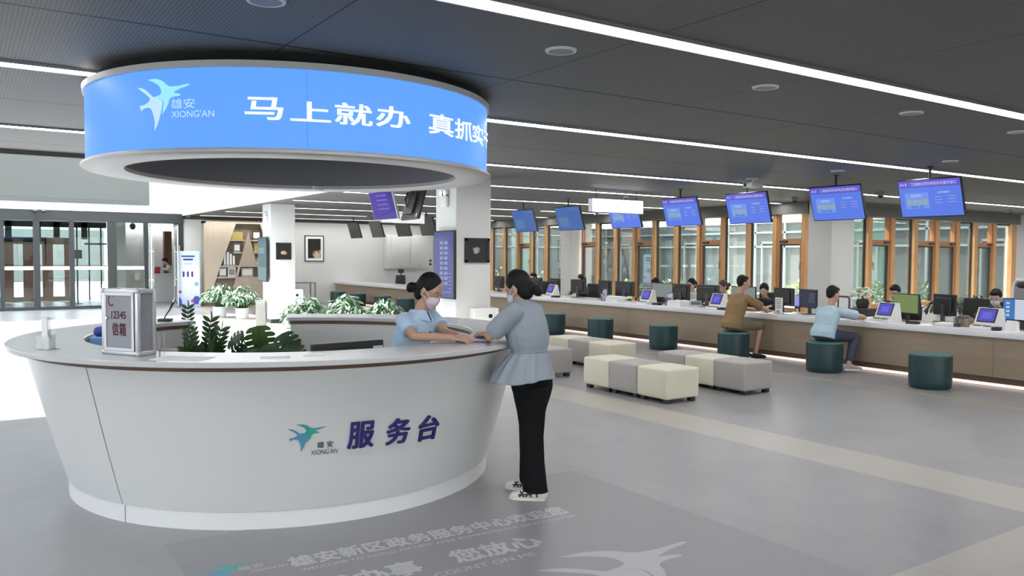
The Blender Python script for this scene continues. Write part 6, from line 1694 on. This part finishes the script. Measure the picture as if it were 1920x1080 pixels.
# ---- two men sitting on stools at the counter
def sitter(label, x, y, lean, head, hd, top_m, leg_m, short, shoe_m, hair_m, skin, armR, armL, kneeR, ankR, kneeL, ankL, toe):
    t = thing('person', label, 'person', (x, y, 0))
    F, S = V(1, 0, 0), V(0, -1, 0)
    pel = V(-0.03, 0, 0.560)
    tors = [(pel, 0.165, 0.125), (pel.lerp(lean, 0.33)+V(-0.015, 0, 0.0), 0.145, 0.105), (pel.lerp(lean, 0.72)+V(-0.015, 0, 0), 0.165, 0.115), (lean+V(0, 0, -0.03), 0.165, 0.09), (lean+V(0.02, 0, 0.04), 0.085, 0.065)]
    ax = (lean-pel).normalized(); Fa = (F-ax*F.dot(ax)).normalized()
    b = MB(); b.loft(torso_rings(tors, S, Fa), 24)
    b.ell(pel+V(0.02, 0, 0.0), (0.14, 0.16, 0.085), n=20)
    hf_, hu_ = hd
    cap(b, lean+V(0.005, 0, 0), head+V(-0.015, 0, -0.055), 0.060, 0.054); head_shapes(b, head, hf_, hu_, 1.0)
    sh_ = {}
    for sg, (e_, w_, hdir, th) in ((1, armR), (-1, armL)):
        s_ = lean+S*(0.170*sg)+V(0, 0, -0.030); sh_[sg] = (s_, e_)
        cap(b, s_, e_, 0.052, 0.042); cap(b, e_, w_, 0.041, 0.028); hand(b, w_, hdir, V(0, 0, 1), th, 0.4, 1.05)
    legs = ((1, kneeR, ankR), (-1, kneeL, ankL))
    for sg, k_, a_ in legs:
        cap(b, pel+S*(0.09*sg)+V(0.03, 0, 0), k_, 0.085, 0.060); cap(b, k_, a_, 0.056, 0.037); cap(b, a_, a_+Vector((toe[0], toe[1], 0)).normalized()*0.11+V(0, 0, -0.045), 0.034, 0.026)
    fused(b, 'body', skin, t, 0.0075, 3)
    face(t, head, hf_, hu_); short_hair(t, head, hf_, hu_, hair_m, 1.0)
    sh = MB()
    tt = [(pel+V(-0.025, 0, -0.045), 0.190, 0.150), (pel+V(-0.03, 0, 0.03), 0.196, 0.152), (pel.lerp(lean, 0.35)+V(-0.015, 0, 0), 0.180, 0.135), (pel.lerp(lean, 0.72)+V(-0.012, 0, 0), 0.194, 0.140), (lean+V(0.0, 0, -0.045), 0.198, 0.118), (lean+V(0.005, 0, 0.005), 0.150, 0.095), (lean+V(0.018, 0, 0.045), 0.078, 0.072)]
    sh.loft(torso_rings(tt, S, Fa), 32)
    for sg in (1, -1):
        s_, e_ = sh_[sg]; d = e_-s_; p_ = d.cross(F).normalized(); q_ = d.cross(p_).normalized()
        sh.loft([(s_+d*u_, p_*r_, q_*r_) for u_, r_ in ((0, 0.070), (0.35, 0.074), (0.68, 0.077))], 20); sh.ell(s_, (0.070,)*3, n=18)
    fused(sh, 'tee_shirt', top_m, t, 0.0075, 3)
    tr = MB(); tr.ell(pel+V(0.02, 0, 0.0), (0.165, 0.185, 0.100), n=24)
    for sg, k_, a_ in legs:
        h_ = pel+S*(0.09*sg)+V(0.03, 0, 0); d = k_-h_
        cap(tr, h_, k_-d*(0.04 if short else 0), 0.100, 0.080 if short else 0.076)
        if not short: cap(tr, k_, a_+(k_-a_)*0.18, 0.074, 0.056)
    fused(tr, 'shorts' if short else 'jeans', leg_m, t, 0.008, 2, cut=[(V(0, 0, pel.z-0.078), V(0, 0, -1))] if short else None)
    for sg, k_, a_ in legs: shoe(t, (a_.x, a_.y, a_.z-0.085), toe, shoe_m, 'shoe_white' if shoe_m != 'shoe_black' else 'shoe_black', 0.27)
    return t
sitter('man in a tan tee shirt and olive shorts on a teal stool', 10.83, 9.30, V(0.075, -0.05, 1.055), V(0.125, -0.08, 1.285), (V(0.92, -0.36, -0.10), V(0.1, 0, 1)), 'tee_tan', 'shorts_olive', True, 'shoe_black', 'hair', 'skin',
       (V(0.405, -0.36, 0.825), V(0.65, -0.22, 0.800), V(0.75, 0.6, 0.08), -1), (V(0.42, 0.17, 0.83), V(0.68, 0.02, 0.800), V(0.85, -0.4, 0.08), 1),
       V(0.45, -0.19, 0.545), V(0.30, -0.22, 0.095), V(0.45, 0.14, 0.545), V(0.34, 0.12, 0.095), (0.96, -0.25))
sitter('man in a pale blue tee shirt and dark jeans on a teal stool', 10.80, 7.52, V(0.06, -0.04, 0.945), V(0.095, -0.06, 1.165), (V(0.93, -0.28, -0.22), V(0.22, 0, 1)), 'tee_sky', 'jeans_navy', False, 'shoe_grey', 'hair', 'skin',
       (V(0.45, -0.33, 0.825), V(0.69, -0.20, 0.800), V(0.8, 0.55, 0.08), -1), (V(0.48, 0.17, 0.825), V(0.72, 0.02, 0.800), V(0.85, -0.4, 0.08), 1),
       V(0.46, -0.20, 0.51), V(0.20, -0.27, 0.12), V(0.46, 0.14, 0.54), V(0.36, 0.10, 0.095), (0.80, -0.6))

# ---- staff sitting behind the counter, mostly hidden by monitors
def staff(label, x, y, z, rz, top, hair_m, kind, m_mask=None, bow=0.0, face_on=True):
    t = thing('person', label, 'person', (x, y, z), rz, None)
    F, S = V(-1, 0, 0), V(0, 1, 0)
    lean = V(-0.10-bow*0.5, 0, 0.93-bow*0.2); head = V(-0.15-bow, 0, 1.135-bow*0.35); pel = V(0, 0, 0.52)
    hf_, hu_ = V(-1, 0, -0.25-bow*1.5), V(-0.25-bow, 0, 1)
    b = MB(); b.loft(torso_rings([(pel, 0.16, 0.12), (pel.lerp(lean, 0.4), 0.135, 0.10), (pel.lerp(lean, 0.75), 0.15, 0.11), (lean, 0.15, 0.085), (lean+V(-0.01, 0, 0.05), 0.075, 0.06)], S, F), 20)
    cap(b, lean, head+V(0.015, 0, -0.05), 0.055, 0.05); head_shapes(b, head, hf_, hu_)
    arms = []
    for sg in (-1, 1):
        s_ = lean+S*(0.17*sg)+V(0, 0, -0.02); e_ = V(-0.24, 0.27*sg, 0.80); w_ = V(-0.43, 0.14*sg, 0.80); arms.append((s_, e_, w_))
        cap(b, s_, e_, 0.045, 0.038, 10); cap(b, e_, w_, 0.036, 0.026, 10); hand(b, w_, V(-1, -0.3*sg, 0), V(0, 0, 1), -sg, 0.4)
        k_ = V(-0.42, 0.11*sg, 0.52); a_ = V(-0.36, 0.11*sg, 0.09)
        cap(b, pel+S*(0.085*sg), k_, 0.08, 0.055, 10); cap(b, k_, a_, 0.05, 0.036, 10); cap(b, a_, a_+V(-0.10, 0, -0.045), 0.033, 0.026, 10)
    fused(b, 'body', 'skin_pale', t, 0.010, 2)
    face(t, head, hf_, hu_, lips=m_mask is None)
    (bun_hair if kind == 'bun' else short_hair)(t, head, hf_, hu_, hair_m, 1.04, voxel=0.010)
    if m_mask: mask(t, head, hf_, hu_, m_mask, voxel=0.009)
    sh = MB(); sh.loft(torso_rings([(pel+V(0, 0, -0.03), 0.185, 0.14), (pel.lerp(lean, 0.4), 0.16, 0.122), (pel.lerp(lean, 0.75), 0.175, 0.132), (lean, 0.172, 0.105), (lean+V(-0.008, 0, 0.05), 0.072, 0.066)], S, F), 22)
    for s_, e_, w_ in arms: cap(sh, s_, e_, 0.062, 0.052, 10); cap(sh, e_, e_.lerp(w_, 0.75), 0.05, 0.042, 10)
    fused(sh, 'jacket', top, t, 0.010, 2)
    tr = MB(); tr.ell(pel, (0.15, 0.17, 0.095), n=16)
    for sg in (-1, 1): cap(tr, pel+S*(0.085*sg), V(-0.42, 0.11*sg, 0.52), 0.092, 0.068, 10); cap(tr, V(-0.42, 0.11*sg, 0.52), V(-0.37, 0.11*sg, 0.15), 0.062, 0.05, 10)
    fused(tr, 'trousers', 'uniform_dark', t, 0.012, 1)
    return t
for x, y, rz, top, hm, kd, mk, bow, lab in (
    (12.95, 15.86, 0.1, 'uniform_dark', 'hair', 'bun', None, 0.0, 'clerk beside the far column by the windows'),
    (12.95, 13.15, 0.0, 'uniform_dark', 'hair', 'short', None, 0.06, 'clerk whose black hair shows above the pale monitor'),
    (12.95, 12.15, 0.1, 'uniform_white', 'hair', 'bun', None, 0.0, 'clerk looking out right of the pale monitor'),
    (12.95, 11.2, -0.3, 'uniform_dark', 'hair_brown', 'bun', None, 0.03, 'brown-haired clerk left of the tan-shirted man'),
    (12.90, 10.28, 0.5, 'uniform_dark', 'hair', 'bun', None, 0.12, 'bending clerk right behind the tan-shirted man'),
    (13.0, 17.95, 0.0, 'uniform_dark', 'hair', 'short', None, 0.0, 'clerk behind the bun of the standing woman'),
    (13.6, 7.99, 0.1, 'uniform_dark', 'hair', 'short', None, 0.05, 'clerk behind the green-screened monitor'),
    (13.6, 6.33, 0.15, 'uniform_dark', 'hair', 'short', 'mask_white', 0.08, 'masked clerk with black hair behind the rightmost terminal')):
    staff(lab, x, y, 0.0, rz, top, hm, kd, mk, bow)
    office_chair(x+0.06, y, rz, 'black office chair of the '+lab)
# guard bending over the white counter behind the glass doors
g = staff('person in a white shirt bending over the counter behind the glass doors', 6.62, 32.3, 0.36, R(-8), 'uniform_white', 'hair', 'short', None, 0.14)
MB().rbox(-0.2, 0.2, -0.2, 0.2, -0.36, 0.42, 0.02, 1).build('stool', 'dark_plastic', g, True)
